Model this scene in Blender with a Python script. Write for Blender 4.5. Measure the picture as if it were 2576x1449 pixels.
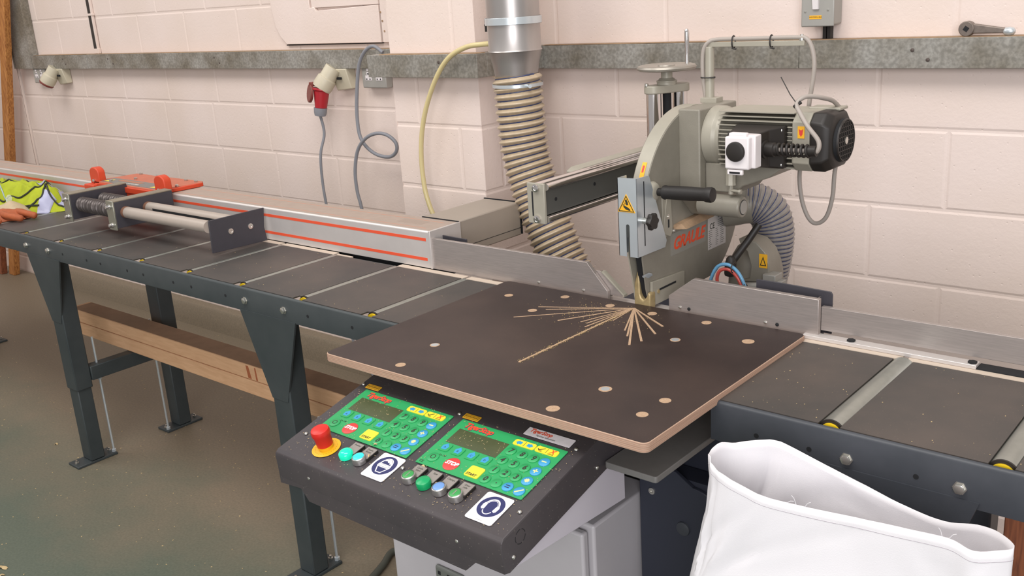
import bpy, bmesh, math, random
from mathutils import Vector, Matrix, Euler
random.seed(7)
for o in list(bpy.data.objects): bpy.data.objects.remove(o)
SC = bpy.context.scene; COL = SC.collection
# ---------------------------------------------------------------- camera
cd = bpy.data.cameras.new('camera'); cam = bpy.data.objects.new('camera', cd); COL.objects.link(cam)
cam.location = (1.30145, -2.83327, 1.68292); cam.rotation_euler = (1.27693, 0.06275, 0.70206)
cd.sensor_width = 36.0; cd.lens = 2467.14/2576*36; cd.clip_start = 0.05; cd.clip_end = 60
SC.camera = cam
# ---------------------------------------------------------------- light and exposure
SC.view_settings.view_transform = 'Standard'; SC.view_settings.look = 'None'
SC.view_settings.gamma = 1.0; SC.view_settings.exposure = 0.0; SC.view_settings.use_curve_mapping = False
W = bpy.data.worlds.new('world'); SC.world = W; W.use_nodes = True
bgn = W.node_tree.nodes['Background']; bgn.inputs[0].default_value = (1.0, 0.965, 0.95, 1); bgn.inputs[1].default_value = 0.50
def area(name, loc, target, sx, sy, power, col):
    l = bpy.data.lights.new(name, 'AREA'); l.shape = 'RECTANGLE'; l.size = sx; l.size_y = sy; l.energy = power; l.color = col
    o = bpy.data.objects.new(name, l); COL.objects.link(o); o.location = loc
    o.rotation_euler = (Vector(target)-Vector(loc)).to_track_quat('-Z', 'Y').to_euler(); return o
area('rooflight', (0.2, -2.6, 4.6), (-0.6, -0.3, 0.9), 3.2, 1.6, 120, (1.0, 0.965, 0.93))
area('rooflight_far', (-4.0, -2.4, 4.6), (-4.0, -0.4, 0.9), 3.2, 1.6, 85, (1.0, 0.97, 0.95))
area('front_fill', (3.2, -6.0, 2.3), (0.0, -1.0, 0.9), 3.0, 2.6, 205, (0.97, 0.965, 1.0))  # unseen fill light added behind the camera to brighten sack and saw

# ---------------------------------------------------------------- helpers
def lin(c):
    return tuple((x/12.92 if x <= .04045 else ((x+.055)/1.055)**2.4) for x in c)
def hexc(h):
    h = h.lstrip('#'); return lin(tuple(int(h[i:i+2], 16)/255 for i in (0, 2, 4)))
MATS = {}
def mat(name, col, rough=.5, metal=0., noise=0., nscale=40., bump=0., bscale=200., spec=.5, emit=None, es=0., col2=None, stretch=None, alpha=1., trans=0., coat=0.):
    if name in MATS: return MATS[name]
    c = hexc(col) if isinstance(col, str) else col
    m = bpy.data.materials.new(name); m.use_nodes = True; nt = m.node_tree; N = nt.nodes; L = nt.links
    b = N['Principled BSDF']; b.inputs['Roughness'].default_value = rough; b.inputs['Metallic'].default_value = metal
    b.inputs['Base Color'].default_value = (*c, 1); b.inputs['Specular IOR Level'].default_value = spec
    if alpha < 1: b.inputs['Alpha'].default_value = alpha
    if trans: b.inputs['Transmission Weight'].default_value = trans
    if coat: b.inputs['Coat Weight'].default_value = coat
    if emit: b.inputs['Emission Color'].default_value = (*hexc(emit), 1); b.inputs['Emission Strength'].default_value = es
    tc = N.new('ShaderNodeTexCoord'); mp = N.new('ShaderNodeMapping'); geo = N.new('ShaderNodeNewGeometry')
    L.new(geo.outputs['Position'], mp.inputs[0])
    if stretch: mp.inputs['Scale'].default_value = stretch
    if noise or col2:
        n = N.new('ShaderNodeTexNoise'); n.inputs['Scale'].default_value = nscale; n.inputs['Detail'].default_value = 6; n.inputs['Roughness'].default_value = .62
        L.new(mp.outputs[0], n.inputs['Vector'])
        r = N.new('ShaderNodeValToRGB'); r.color_ramp.elements[0].position = .3; r.color_ramp.elements[1].position = .7
        c2 = hexc(col2) if isinstance(col2, str) else (col2 or tuple(x*(1-noise) for x in c))
        r.color_ramp.elements[0].color = (*c2, 1); r.color_ramp.elements[1].color = (*(c if col2 else tuple(min(1, x*(1+noise*.6)) for x in c)), 1)
        L.new(n.outputs[0], r.inputs[0]); L.new(r.outputs[0], b.inputs['Base Color'])
    if bump:
        n2 = N.new('ShaderNodeTexNoise'); n2.inputs['Scale'].default_value = bscale; n2.inputs['Detail'].default_value = 4
        L.new(mp.outputs[0], n2.inputs['Vector'])
        bp = N.new('ShaderNodeBump'); bp.inputs['Strength'].default_value = bump; bp.inputs['Distance'].default_value = .002
        L.new(n2.outputs[0], bp.inputs['Height']); L.new(bp.outputs[0], b.inputs['Normal'])
    MATS[name] = m; return m
class MB:
    def __init__(s): s.b = bmesh.new()
    def hexa(s, p):   # 8 points: bottom 4 ccw, top 4 ccw
        v = [s.b.verts.new(q) for q in p]
        for f in ((3, 2, 1, 0), (4, 5, 6, 7), (0, 1, 5, 4), (1, 2, 6, 5), (2, 3, 7, 6), (3, 0, 4, 7)): s.b.faces.new([v[i] for i in f])
        return s
    def box(s, x0, x1, y0, y1, z0, z1):
        return s.hexa([(x0, y0, z0), (x1, y0, z0), (x1, y1, z0), (x0, y1, z0), (x0, y0, z1), (x1, y0, z1), (x1, y1, z1), (x0, y1, z1)])
    def loft(s, rings, closed=False, cap=True, cyc=True):
        R = [[s.b.verts.new(p) for p in r] for r in rings]; n = len(R[0]); m = len(R)
        for i in range(m if closed else m-1):
            A, B = R[i], R[(i+1) % m]
            for j in range(n if cyc else n-1):
                k = (j+1) % n
                s.b.faces.new((A[j], A[k], B[k], B[j]))
        if cap and not closed and cyc:
            s.b.faces.new(list(reversed(R[0]))); s.b.faces.new(R[-1])
        return s
    def frame(s, d):
        d = Vector(d).normalized(); u = Vector((0, 0, 1)) if abs(d.z) < .9 else Vector((1, 0, 0))
        a = u.cross(d).normalized(); return a, d.cross(a).normalized()
    def cyl(s, p0, p1, r0, r1=None, seg=20, cap=True):
        r1 = r0 if r1 is None else r1; p0 = Vector(p0); p1 = Vector(p1); a, b = s.frame(p1-p0)
        return s.loft([[p+a*math.cos(t)*r+b*math.sin(t)*r for t in [2*math.pi*i/seg for i in range(seg)]] for p, r in ((p0, r0), (p1, r1))], cap=cap)
    def lathe(s, p0, d, prof, seg=24, cap=True):   # prof: (dist along d, radius)
        p0 = Vector(p0); d = Vector(d).normalized(); a, b = s.frame(d)
        return s.loft([[p0+d*h+a*math.cos(t)*r+b*math.sin(t)*r for t in [2*math.pi*i/seg for i in range(seg)]] for h, r in prof], cap=cap)
    def tube(s, pts, r, seg=10, closed=False, cap=True, rf=None):
        pts = [Vector(p) for p in pts]; n = len(pts); rings = []; a = None
        for i in range(n):
            if closed: d = pts[(i+1) % n]-pts[i-1]
            else: d = pts[min(i+1, n-1)]-pts[max(i-1, 0)]
            d.normalize()
            if a is None: a, b = s.frame(d)
            else: a = (a-d*a.dot(d)).normalized(); b = d.cross(a)
            rr = rf(i) if rf else r
            rings.append([pts[i]+a*math.cos(t)*rr+b*math.sin(t)*rr for t in [2*math.pi*j/seg for j in range(seg)]])
        return s.loft(rings, closed=closed, cap=cap)
    def prism(s, pts, ax, a, b):   # pts 2D in the other two axes (in order x,y,z), extruded on ax from a to b
        def P(p, t):
            q = list(p); q.insert(ax, t); return tuple(q)
        A = [s.b.verts.new(P(p, a)) for p in pts]; B = [s.b.verts.new(P(p, b)) for p in pts]; n = len(pts)
        s.b.faces.new(A); s.b.faces.new(list(reversed(B)))
        for i in range(n): s.b.faces.new((A[i], B[i], B[(i+1) % n], A[(i+1) % n]))
        return s
    def tf(s, M, start=0):
        s.b.verts.ensure_lookup_table()
        for v in s.b.verts[start:]: v.co = M @ v.co
        return s
    def build(s, name, m=None, parent=None, bevel=0., seg=2, smooth=True, sub=0, recalc=True, ang=40):
        if recalc: bmesh.ops.recalc_face_normals(s.b, faces=s.b.faces)
        me = bpy.data.meshes.new(name); s.b.to_mesh(me); s.b.free()
        if smooth:
            me.shade_smooth(); me.set_sharp_from_angle(angle=math.radians(ang))
        o = bpy.data.objects.new(name, me); COL.objects.link(o)
        if m: me.materials.append(m)
        if parent is not None:
            par = parent; off = Vector(); q = par
            while q is not None: off += q.location; q = q.parent
            o.parent = par; o.location = -off
        if bevel:
            bv = o.modifiers.new('bevel', 'BEVEL'); bv.width = bevel; bv.segments = seg; bv.limit_method = 'ANGLE'; bv.angle_limit = math.radians(30)
            bv.harden_normals = False
        if sub:
            sb = o.modifiers.new('sub', 'SUBSURF'); sb.levels = sub; sb.render_levels = sub
        return o
def spline(pts, n=8, closed=False):
    P = [Vector(p) for p in pts]; out = []; m = len(P)
    rng = range(m) if closed else range(m-1)
    for i in rng:
        p0 = P[i-1] if (i > 0 or closed) else P[0]; p1 = P[i]; p2 = P[(i+1) % m]; p3 = P[(i+2) % m] if (closed or i+2 < m) else P[-1]
        for k in range(n):
            t = k/n
            out.append(.5*((2*p1)+(-p0+p2)*t+(2*p0-5*p1+4*p2-p3)*t*t+(-p0+3*p1-3*p2+p3)*t**3))
    if not closed: out.append(P[-1])
    return out
def tag(o, label, cat=None, group=None, kind=None):
    if label: o['label'] = label
    if cat: o['category'] = cat
    if group: o['group'] = group
    if kind: o['kind'] = kind
    return o
def thing(name, loc, label, cat, group=None):
    o = bpy.data.objects.new(name, None); o.empty_display_size = .05; COL.objects.link(o); o.location = loc
    return tag(o, label, cat, group)
def rebase(o):   # put the origin of a one-mesh thing at the middle of its base
    vs = [v.co for v in o.data.vertices]
    c = Vector(((min(v.x for v in vs)+max(v.x for v in vs))/2, (min(v.y for v in vs)+max(v.y for v in vs))/2, min(v.z for v in vs)))
    o.data.transform(Matrix.Translation(-c)); o.location = c; return o
def single(o, label, cat, group=None, kind=None): return tag(rebase(o), label, cat, group, kind)
def struct(o, kind='structure'): o['kind'] = kind; return o
def text(name, body, M, size, m, parent, italic=0., bold=0., ext=.0004, align='CENTER', space=1.):
    cu = bpy.data.curves.new(name, 'FONT'); cu.body = body; cu.size = size; cu.extrude = ext; cu.offset = bold; cu.shear = italic
    cu.align_x = align; cu.align_y = 'CENTER'; cu.space_character = space; cu.resolution_u = 3
    t = bpy.data.objects.new(name, cu); COL.objects.link(t); bpy.context.view_layer.update()
    me = bpy.data.meshes.new_from_object(t.evaluated_get(bpy.context.evaluated_depsgraph_get()))
    bpy.data.objects.remove(t); bpy.data.curves.remove(cu)
    me.transform(M); me.materials.clear(); me.materials.append(m)
    o = bpy.data.objects.new(name, me); COL.objects.link(o)
    off = Vector(); q = parent
    while q is not None: off += q.location; q = q.parent
    o.parent = parent; o.location = -off
    return o
def basis(o, ex, ey):
    ex = Vector(ex).normalized(); ey = Vector(ey).normalized(); ez = ex.cross(ey)
    return Matrix(((ex.x, ey.x, ez.x, o[0]), (ex.y, ey.y, ez.y, o[1]), (ex.z, ey.z, ez.z, o[2]), (0, 0, 0, 1)))

# ---------------------------------------------------------------- materials
def wall_mat():
    m = mat('painted_block', '#EADAD0', .62); nt = m.node_tree; N = nt.nodes; L = nt.links; b = N['Principled BSDF']
    g = N.new('ShaderNodeNewGeometry')
    n1 = N.new('ShaderNodeTexNoise'); n1.inputs['Scale'].default_value = 2.2; n1.inputs['Detail'].default_value = 5
    n2 = N.new('ShaderNodeTexNoise'); n2.inputs['Scale'].default_value = 70; n2.inputs['Detail'].default_value = 5; n2.inputs['Roughness'].default_value = .6
    v = N.new('ShaderNodeTexVoronoi'); v.inputs['Scale'].default_value = 42
    for q in (n1, n2, v): L.new(g.outputs['Position'], q.inputs['Vector'])
    r = N.new('ShaderNodeValToRGB'); r.color_ramp.elements[0].position = .35; r.color_ramp.elements[1].position = .65
    r.color_ramp.elements[0].color = (*hexc('#DCCBC0'), 1); r.color_ramp.elements[1].color = (*hexc('#E2D2CA'), 1)
    L.new(n1.outputs[0], r.inputs[0]); L.new(r.outputs[0], b.inputs['Base Color'])
    pit = N.new('ShaderNodeMapRange'); pit.inputs[1].default_value = 0.0; pit.inputs[2].default_value = .14; L.new(v.outputs[0], pit.inputs[0])
    add = N.new('ShaderNodeMath'); add.operation = 'MULTIPLY_ADD'; L.new(n2.outputs[0], add.inputs[0]); add.inputs[1].default_value = .9; L.new(pit.outputs[0], add.inputs[2])
    bp = N.new('ShaderNodeBump'); bp.inputs['Strength'].default_value = .32; bp.inputs['Distance'].default_value = .003
    L.new(add.outputs[0], bp.inputs['Height']); L.new(bp.outputs[0], b.inputs['Normal'])
    return m
M_wall = wall_mat()
def floor_mat():
    m = mat('green_floor_paint', '#5E6653', .55); nt = m.node_tree; N = nt.nodes; L = nt.links; b = N['Principled BSDF']
    g = N.new('ShaderNodeNewGeometry')
    n1 = N.new('ShaderNodeTexNoise'); n1.inputs['Scale'].default_value = 1.6; n1.inputs['Detail'].default_value = 8; n1.inputs['Roughness'].default_value = .6
    n2 = N.new('ShaderNodeTexNoise'); n2.inputs['Scale'].default_value = 120; n2.inputs['Detail'].default_value = 3
    sx = N.new('ShaderNodeSeparateXYZ'); L.new(g.outputs['Position'], sx.inputs[0])
    for q in (n1, n2): L.new(g.outputs['Position'], q.inputs['Vector'])
    # sawdust lies thicker under and behind the bench: a real layer of dust that grows towards the wall
    mr = N.new('ShaderNodeMapRange'); mr.inputs[1].default_value = -1.8; mr.inputs[2].default_value = -0.8; mr.inputs[3].default_value = -.30; mr.inputs[4].default_value = .42; L.new(sx.outputs[1], mr.inputs[0])
    ad = N.new('ShaderNodeMath'); ad.operation = 'ADD'; L.new(n1.outputs[0], ad.inputs[0]); L.new(mr.outputs[0], ad.inputs[1])
    r = N.new('ShaderNodeValToRGB'); e = r.color_ramp.elements; e[0].position = .32; e[1].position = .75
    e[0].color = (*hexc('#5C6456'), 1); e[1].color = (*hexc('#7C705E'), 1)
    L.new(ad.outputs[0], r.inputs[0])
    mx = N.new('ShaderNodeMixRGB'); mx.blend_type = 'MULTIPLY'; mx.inputs[0].default_value = .35
    r2 = N.new('ShaderNodeValToRGB'); r2.color_ramp.elements[0].color = (.55, .55, .55, 1); r2.color_ramp.elements[1].color = (1.25, 1.25, 1.25, 1); r2.color_ramp.elements[0].position = .3; r2.color_ramp.elements[1].position = .7
    L.new(n2.outputs[0], r2.inputs[0]); L.new(r.outputs[0], mx.inputs[1]); L.new(r2.outputs[0], mx.inputs[2]); L.new(mx.outputs[0], b.inputs['Base Color'])
    return m
M_floor = floor_mat()
def speck_mat(name, base, dust, amt=.45, rough=.5, scale=5., specks=True, stretch=(1, 1, 1), speck='#BDA88C', metal=0.):
    m = mat(name, base, rough, metal); nt = m.node_tree; N = nt.nodes; L = nt.links; b = N['Principled BSDF']
    g = N.new('ShaderNodeNewGeometry'); mp = N.new('ShaderNodeMapping'); mp.inputs['Scale'].default_value = stretch; L.new(g.outputs['Position'], mp.inputs[0])
    n1 = N.new('ShaderNodeTexNoise'); n1.inputs['Scale'].default_value = scale; n1.inputs['Detail'].default_value = 8; n1.inputs['Roughness'].default_value = .6
    L.new(mp.outputs[0], n1.inputs['Vector'])
    r = N.new('ShaderNodeValToRGB'); e = r.color_ramp.elements; e[0].position = .5-amt*.5; e[1].position = .8-amt*.2
    e[0].color = (*hexc(base), 1); e[1].color = (*hexc(dust), 1); L.new(n1.outputs[0], r.inputs[0])
    out = r.outputs[0]
    if specks:
        v = N.new('ShaderNodeTexVoronoi'); v.inputs['Scale'].default_value = 110; v.inputs['Randomness'].default_value = 1
        L.new(g.outputs['Position'], v.inputs['Vector'])
        k = N.new('ShaderNodeValToRGB'); k.color_ramp.interpolation = 'LINEAR'; k.color_ramp.elements[0].position = .0; k.color_ramp.elements[0].color = (1, 1, 1, 1); k.color_ramp.elements[1].position = .14; k.color_ramp.elements[1].color = (0, 0, 0, 1)
        L.new(v.outputs[0], k.inputs[0])
        n3 = N.new('ShaderNodeTexNoise'); n3.inputs['Scale'].default_value = 9; L.new(g.outputs['Position'], n3.inputs['Vector'])
        mu = N.new('ShaderNodeMath'); mu.operation = 'MULTIPLY'; L.new(k.outputs[0], mu.inputs[0]); L.new(n3.outputs[0], mu.inputs[1])
        mx = N.new('ShaderNodeMixRGB'); L.new(mu.outputs[0], mx.inputs[0]); L.new(out, mx.inputs[1]); mx.inputs[2].default_value = (*hexc(speck), 1); out = mx.outputs[0]
    L.new(out, b.inputs['Base Color']); return m
M_slab = speck_mat('dusty_steel_slab', '#3B3B3A', '#574E48', .5, .5, 4., speck='#8E7B66')
M_ply = speck_mat('film_faced_plywood', '#2D211F', '#40322D', .25, .42, 5., speck='#6E5C50')
M_shell = speck_mat('console_shell', '#3F3B3E', '#4B4546', .4, .42, 8., speck='#A8A092')
M_frame = speck_mat('dark_green_grey_frame', '#31383A', '#3C4243', .4, .5, 9., False)
M_frameR = speck_mat('dark_blue_grey_frame', '#34383E', '#42454B', .4, .45, 9., False)
def wood_mat(name, c1, c2, stretch, knots=False):
    m = mat(name, c1, .65); nt = m.node_tree; N = nt.nodes; L = nt.links; b = N['Principled BSDF']
    g = N.new('ShaderNodeNewGeometry'); mp = N.new('ShaderNodeMapping'); mp.inputs['Scale'].default_value = stretch; L.new(g.outputs['Position'], mp.inputs[0])
    n = N.new('ShaderNodeTexNoise'); n.inputs['Scale'].default_value = 9; n.inputs['Detail'].default_value = 7; n.inputs['Distortion'].default_value = .8; L.new(mp.outputs[0], n.inputs['Vector'])
    r = N.new('ShaderNodeValToRGB'); r.color_ramp.elements[0].position = .32; r.color_ramp.elements[1].position = .68
    r.color_ramp.elements[0].color = (*hexc(c1), 1); r.color_ramp.elements[1].color = (*hexc(c2), 1); L.new(n.outputs[0], r.inputs[0]); L.new(r.outputs[0], b.inputs['Base Color'])
    return m
M_beam = wood_mat('pine_timber', '#D0A27A', '#DDB188', (1.2, 9, 9))
M_post = wood_mat('orange_pine', '#8E5428', '#C98C4C', (14, 14, 1.2))
M_board = wood_mat('red_brown_timber', '#6E3F2C', '#A0603F', (14, 14, 1.5))
M_edge = wood_mat('plywood_edge', '#A98C78', '#C6A992', (1, 1, 130))
M_kerf = wood_mat('bare_wood', '#A98B70', '#C2A486', (30, 30, 30))
def galv_mat():
    m = mat('galvanised_steel', '#8D8F89', .5, .35); nt = m.node_tree; N = nt.nodes; L = nt.links; b = N['Principled BSDF']
    g = N.new('ShaderNodeNewGeometry')
    v = N.new('ShaderNodeTexVoronoi'); v.inputs['Scale'].default_value = 85; n = N.new('ShaderNodeTexNoise'); n.inputs['Scale'].default_value = 7; n.inputs['Detail'].default_value = 8
    n3 = N.new('ShaderNodeTexNoise'); n3.inputs['Scale'].default_value = 95; n3.inputs['Detail'].default_value = 3
    for q in (v, n, n3): L.new(g.outputs['Position'], q.inputs['Vector'])
    r = N.new('ShaderNodeValToRGB'); r.color_ramp.elements[0].position = .38; r.color_ramp.elements[1].position = .66
    r.color_ramp.elements[0].color = (*hexc('#95938D'), 1); r.color_ramp.elements[1].color = (*hexc('#B1AFA9'), 1)
    L.new(n3.outputs[0], r.inputs[0])
    r2 = N.new('ShaderNodeValToRGB'); r2.color_ramp.elements[0].position = .35; r2.color_ramp.elements[1].position = .7
    r2.color_ramp.elements[0].color = (*hexc('#C4BDB0'), 1); r2.color_ramp.elements[1].color = (*hexc('#FFFFFF'), 1); L.new(n.outputs[0], r2.inputs[0])
    mx = N.new('ShaderNodeMixRGB'); mx.blend_type = 'MULTIPLY'; mx.inputs[0].default_value = 1; L.new(r.outputs[0], mx.inputs[1]); L.new(r2.outputs[0], mx.inputs[2])
    L.new(mx.outputs[0], b.inputs['Base Color']); return m
M_galv = galv_mat()
M_dust = mat('brown_dust', '#A08569', .9, noise=.25, nscale=30)
M_alu = mat('brushed_aluminium', '#B4ABA6', .38, .6, noise=.12, nscale=14, stretch=(1.5, 20, 30))
M_alu2 = mat('anodised_aluminium', '#D2CCC8', .42, .4, noise=.05, nscale=10)
M_chrome = mat('chrome', '#D8D4D2', .13, 1.)
M_zinc = mat('zinc_plated_steel', '#D0D8DC', .28, .6, noise=.05, nscale=8)
M_screw = mat('zinc_bolt', '#CDCBC4', .25, .9)
M_duct = mat('galvanised_duct', '#B5B0AD', .36, .8, noise=.12, nscale=6, stretch=(1, 1, .4))
M_saw = mat('olive_grey_enamel', '#8C877B', .45, .1, noise=.06, nscale=25, bump=.15, bscale=500)
M_saw2 = mat('pale_olive_enamel', '#A39E90', .42, .1, noise=.05, nscale=25)
M_black = mat('black_plastic', '#26221F', .5, noise=.1, nscale=60)
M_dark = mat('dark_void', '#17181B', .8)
M_graph = mat('graphite_powder_coat', '#3F3D43', .5, noise=.06, nscale=40)
M_orange = mat('orange_enamel', '#CC4627', .45, noise=.04, nscale=20)
M_orangeS = mat('orange_stripe', '#E05535', .5)
M_orangeD = mat('dusty_orange_enamel', '#BE6E55', .6, noise=.08, nscale=20)
M_green = mat('keypad_green', '#2FA25F', .42, noise=.05, nscale=20)
M_greenD = mat('keypad_key_edge', '#1F8F50', .45)
M_blue = mat('key_blue', '#3D9CCB', .42)
M_yel = mat('key_yellow', '#F2DD3C', .42)
M_yel2 = mat('sticker_yellow', '#EFB22C', .45)
M_red = mat('stop_red', '#D9423F', .42)
M_redb = mat('emergency_red', '#D5281F', .38)
M_white = mat('sign_white', '#F1EEF2', .4)
M_navy = mat('sign_navy', '#2E3263', .4)
M_ink = mat('dark_ink', '#2E3226', .6)
M_redink = mat('orange_red_lettering', '#E5532F', .45)
M_lcd = speck_mat('display_glass', '#4A5137', '#565D41', .4, .25, 20, speck='#B9B288')
M_cream = mat('cream_plastic', '#C6BEA8', .45, noise=.05, nscale=20)
M_redpl = mat('red_plastic', '#A8202A', .4)
M_brownpl = mat('brown_red_lid', '#7A3B33', .45)
M_gcable = mat('grey_cable', '#84868C', .5)
M_gcable2 = mat('warm_grey_cable', '#A39A92', .5)
M_sockg = mat('grey_metalclad', '#A3A19B', .45, .2)
M_whitepl = mat('white_plastic', '#E6E0E0', .35)
M_yhose = mat('clear_yellow_hose', '#CDBE8C', .3)
M_cab = mat('light_grey_enamel', '#B9B5B8', .4, noise=.03, nscale=10)
M_cabside = mat('pale_grey_panel', '#C3BEC6', .4)
M_bag = mat('woven_white_sack', '#FBF9FB', .5, bump=.12, bscale=500)
_nt = M_bag.node_tree; _tr = _nt.nodes.new('ShaderNodeBsdfTranslucent'); _tr.inputs[0].default_value = (.85, .83, .86, 1); _mx = _nt.nodes.new('ShaderNodeMixShader'); _mx.inputs[0].default_value = .2
_out = _nt.nodes['Material Output']; _nt.links.new(_nt.nodes['Principled BSDF'].outputs[0], _mx.inputs[1]); _nt.links.new(_tr.outputs[0], _mx.inputs[2]); _nt.links.new(_mx.outputs[0], _out.inputs[0])
M_hose = mat('clear_pvc_hose', '#B8A68C', .25, noise=.12, nscale=40)
M_hose2 = mat('grey_clear_hose', '#908A84', .25, noise=.1, nscale=40)
M_blueline = mat('blue_wire_helix', '#34406A', .4)
KERFS = [ ((-0.191, -1.040), 0.0016), ((-0.162, -1.047), 0.0016), ((-0.194, -1.133), 0.0016), ((-0.084, -1.100), 0.0022), ((-0.030, -1.081), 0.0016), ((-0.012, -1.082), 0.0016), ((-0.000, -1.105), 0.0018), ((0.011, -1.359), 0.0022), ((0.031, -1.035), 0.0015), ((0.094, -1.079), 0.0020), ((0.120, -1.108), 0.0022), ((0.155, -1.152), 0.0026), ((0.165, -1.119), 0.0026), ((0.166, -1.064), 0.0024), ((0.154, -1.013), 0.0024) ]
RIM = [(0.567, -1.53, 0.929), (0.556, -1.51, 0.924), (0.555, -1.48, 0.93), (0.569, -1.45, 0.922), (0.605, -1.43, 0.928), (0.631, -1.42, 0.929), (0.653, -1.42, 0.926), (0.718, -1.42, 0.908), (0.786, -1.42, 0.891), (0.852, -1.42, 0.874), (0.91, -1.43, 0.872), (0.962, -1.45, 0.893), (1.0, -1.48, 0.907), (1.028, -1.52, 0.917), (1.022, -1.54, 0.918), (0.987, -1.56, 0.915), (0.953, -1.555, 0.92), (0.895, -1.55, 0.913), (0.819, -1.545, 0.904), (0.739, -1.545, 0.897), (0.673, -1.55, 0.897), (0.625, -1.555, 0.91), (0.593, -1.55, 0.917), (0.576, -1.54, 0.923)]
# ================================================================= the room
fb = MB(); fb.box(-9, 4.5, -5.5, .25, -.08, 0); struct(fb.build('floor', M_floor, smooth=False))
def block_wall(rows, x0, x1, y, depth, mapf, g=.0035, rec=.0022):
    """rows: (z0, z1, [joint xs]); mapf turns (along, out, z) into a point; out=0 is the painted face"""
    b = MB()
    def quad(p): b.b.faces.new([b.b.verts.new(mapf(*q)) for q in p])
    quad([(x0, rec, rows[0][0]), (x1, rec, rows[0][0]), (x1, rec, rows[-1][1]), (x0, rec, rows[-1][1])])
    for z0, z1, js in rows:
        ed = [x0]+sorted(j for j in js if x0+.02 < j < x1-.02)+[x1]
        for a, c in zip(ed, ed[1:]):
            ga = g if a != x0 else 0; gc = g if c != x1 else 0
            j = lambda: random.uniform(-.0008, .0012)
            o_ = [(a+ga, z0+g), (c-gc, z0+g), (c-gc, z1-g), (a+ga, z1-g)]
            w = .006
            i_ = [(a+ga+(w if ga else 0), z0+g+w), (c-gc-(w if gc else 0), z0+g+w), (c-gc-(w if gc else 0), z1-g-w), (a+ga+(w if ga else 0), z1-g-w)]
            V0 = [b.b.verts.new(mapf(p[0]+j(), rec, p[1]+j())) for p in o_]; off = random.uniform(0, .0003)
            V1 = [b.b.verts.new(mapf(p[0], off, p[1])) for p in i_]
            b.b.faces.new(V1)
            for k in range(4): b.b.faces.new((V0[k], V0[(k+1) % 4], V1[(k+1) % 4], V1[k]))
    return b
ROWOFF = [(0.115, 0.0, -3.27), (.34, .237, -2.64), (.565, 0.0, -3.27), (.79, .237, -2.64), (1.015, 0.0, -3.12), (1.24, .25, -3.06), (1.465, 0.0, -3.26), (1.69, .23, -3.06), (1.915, 0, -3.26), (2.14, .2, -3.0), (2.365, 0, -3.2)]
rows = [(0, .115, [])]
for z, ro, lo in ROWOFF:
    rows.append((z, z+.225, [ro-.45*k for k in range(-10, 5) if ro-.45*k > -1.39]+[lo+.45*k for k in range(-14, 6) if -5.2 < lo+.45*k < -1.5]))
wb = block_wall(rows, -5.23, 4.5, 0, 0, lambda a, o, z: (a, o, z))
rows2 = [(z0, z1, [-5.55-.2*(i % 2), -6.05-.2*(i % 2)]) for i, (z0, z1, _) in enumerate(rows)]
w2 = block_wall(rows2, -6.6, -5.235, 0, 0, lambda a, o, z: (a, o-.02, z))
me = bpy.data.meshes.new('t'); w2.b.to_mesh(me); w2.b.free(); wb.b.from_mesh(me); bpy.data.meshes.remove(me)
wb.box(-6.6, 4.5, .02, .25, 0, 2.59); wb.box(-6.6, -5.235, -.015, .015, 0, 2.59)
struct(wb.build('wall_back', M_wall, smooth=True, ang=9, recalc=False))
b = MB(); b.box(-6.7, -6.6, -5.4, .2, 0, 2.59); struct(b.build('wall_left', M_wall))
b = MB(); b.prism([(-.075, 0), (-.070, .03), (-.058, .105), (-.048, .118), (.01, .122), (.01, 0)], 0, -5.2, -1.42); struct(b.build('baseboard_back', M_floor))
# pier that stands out of the wall
PX0, PX1, PY = -1.392, -.972, -.350
zr = [0, .115, .34, .565, .79, 1.018, 1.243, 1.468, 1.69, 1.915, 2.14, 2.365, 2.59]
pr_ = MB()
prow = [(zr[i], zr[i+1], [(-1.075 if i % 2 else -1.27)]) for i in range(len(zr)-1)]
f = block_wall(prow, PX0, PX1, 0, 0, lambda a, o, z: (a, PY+o, z))
rrow = [(zr[i], zr[i+1], [(-.25 if i % 2 else -.13)]) for i in range(len(zr)-1)]
r1 = block_wall(rrow, PY, 0.0, 0, 0, lambda a, o, z: (PX1-o, a, z))
r2 = block_wall(rrow, PY, 0.0, 0, 0, lambda a, o, z: (PX0+o, a, z))
for q in (r1, r2):
    me = bpy.data.meshes.new('t'); q.b.to_mesh(me); q.b.free(); f.b.from_mesh(me); bpy.data.meshes.remove(me)
f.box(PX0+.006, PX1-.006, PY+.006, 0, 0, 2.59)
struct(f.build('wall_pillar', M_wall, smooth=True, ang=9, recalc=False))
# dark expansion gap between the wall and the pier
# white painted access panel above the bench
pn = thing('access_panel', (-2.13, -.012, 1.515), 'white painted flat panel with a hairline seam, left of the pier above the cable trunking', 'wall panel')
b = MB(); b.prism([(-2.43, 1.517), (-1.80, 1.515), (-1.80, 1.665), (-2.20, 1.655), (-2.21, 1.67), (-2.24, 1.668), (-2.24, 2.2), (-2.60, 2.2), (-2.50, 1.60), (-2.47, 1.55)], 1, -.016, -.0)
b.build('plate', M_wall, pn, bevel=.002)
b = MB(); b.box(-1.792, -1.70, -.014, 0, 1.515, 2.2); b.build('plate', M_wall, pn, bevel=.002)
b = MB(); b.box(-1.80, -1.792, -.004, -.001, 1.515, 1.665); b.box(-2.44, -1.80, -.010, -.001, 1.5115, 1.5155); b.build('gap', M_dark, pn)
b = MB(); b.box(-2.23, -1.80, -.013, -.001, 1.667, 2.2); b.build('door', M_wall, pn, bevel=.002)
b = MB()
for x, z in ((-1.783, 1.60), (-1.776, 1.56), (-1.79, 1.635)): b.cyl((x, -.0165, z), (x, -.012, z), .004, seg=8)
b.build('hinge_screws', M_dust, pn)
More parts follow.
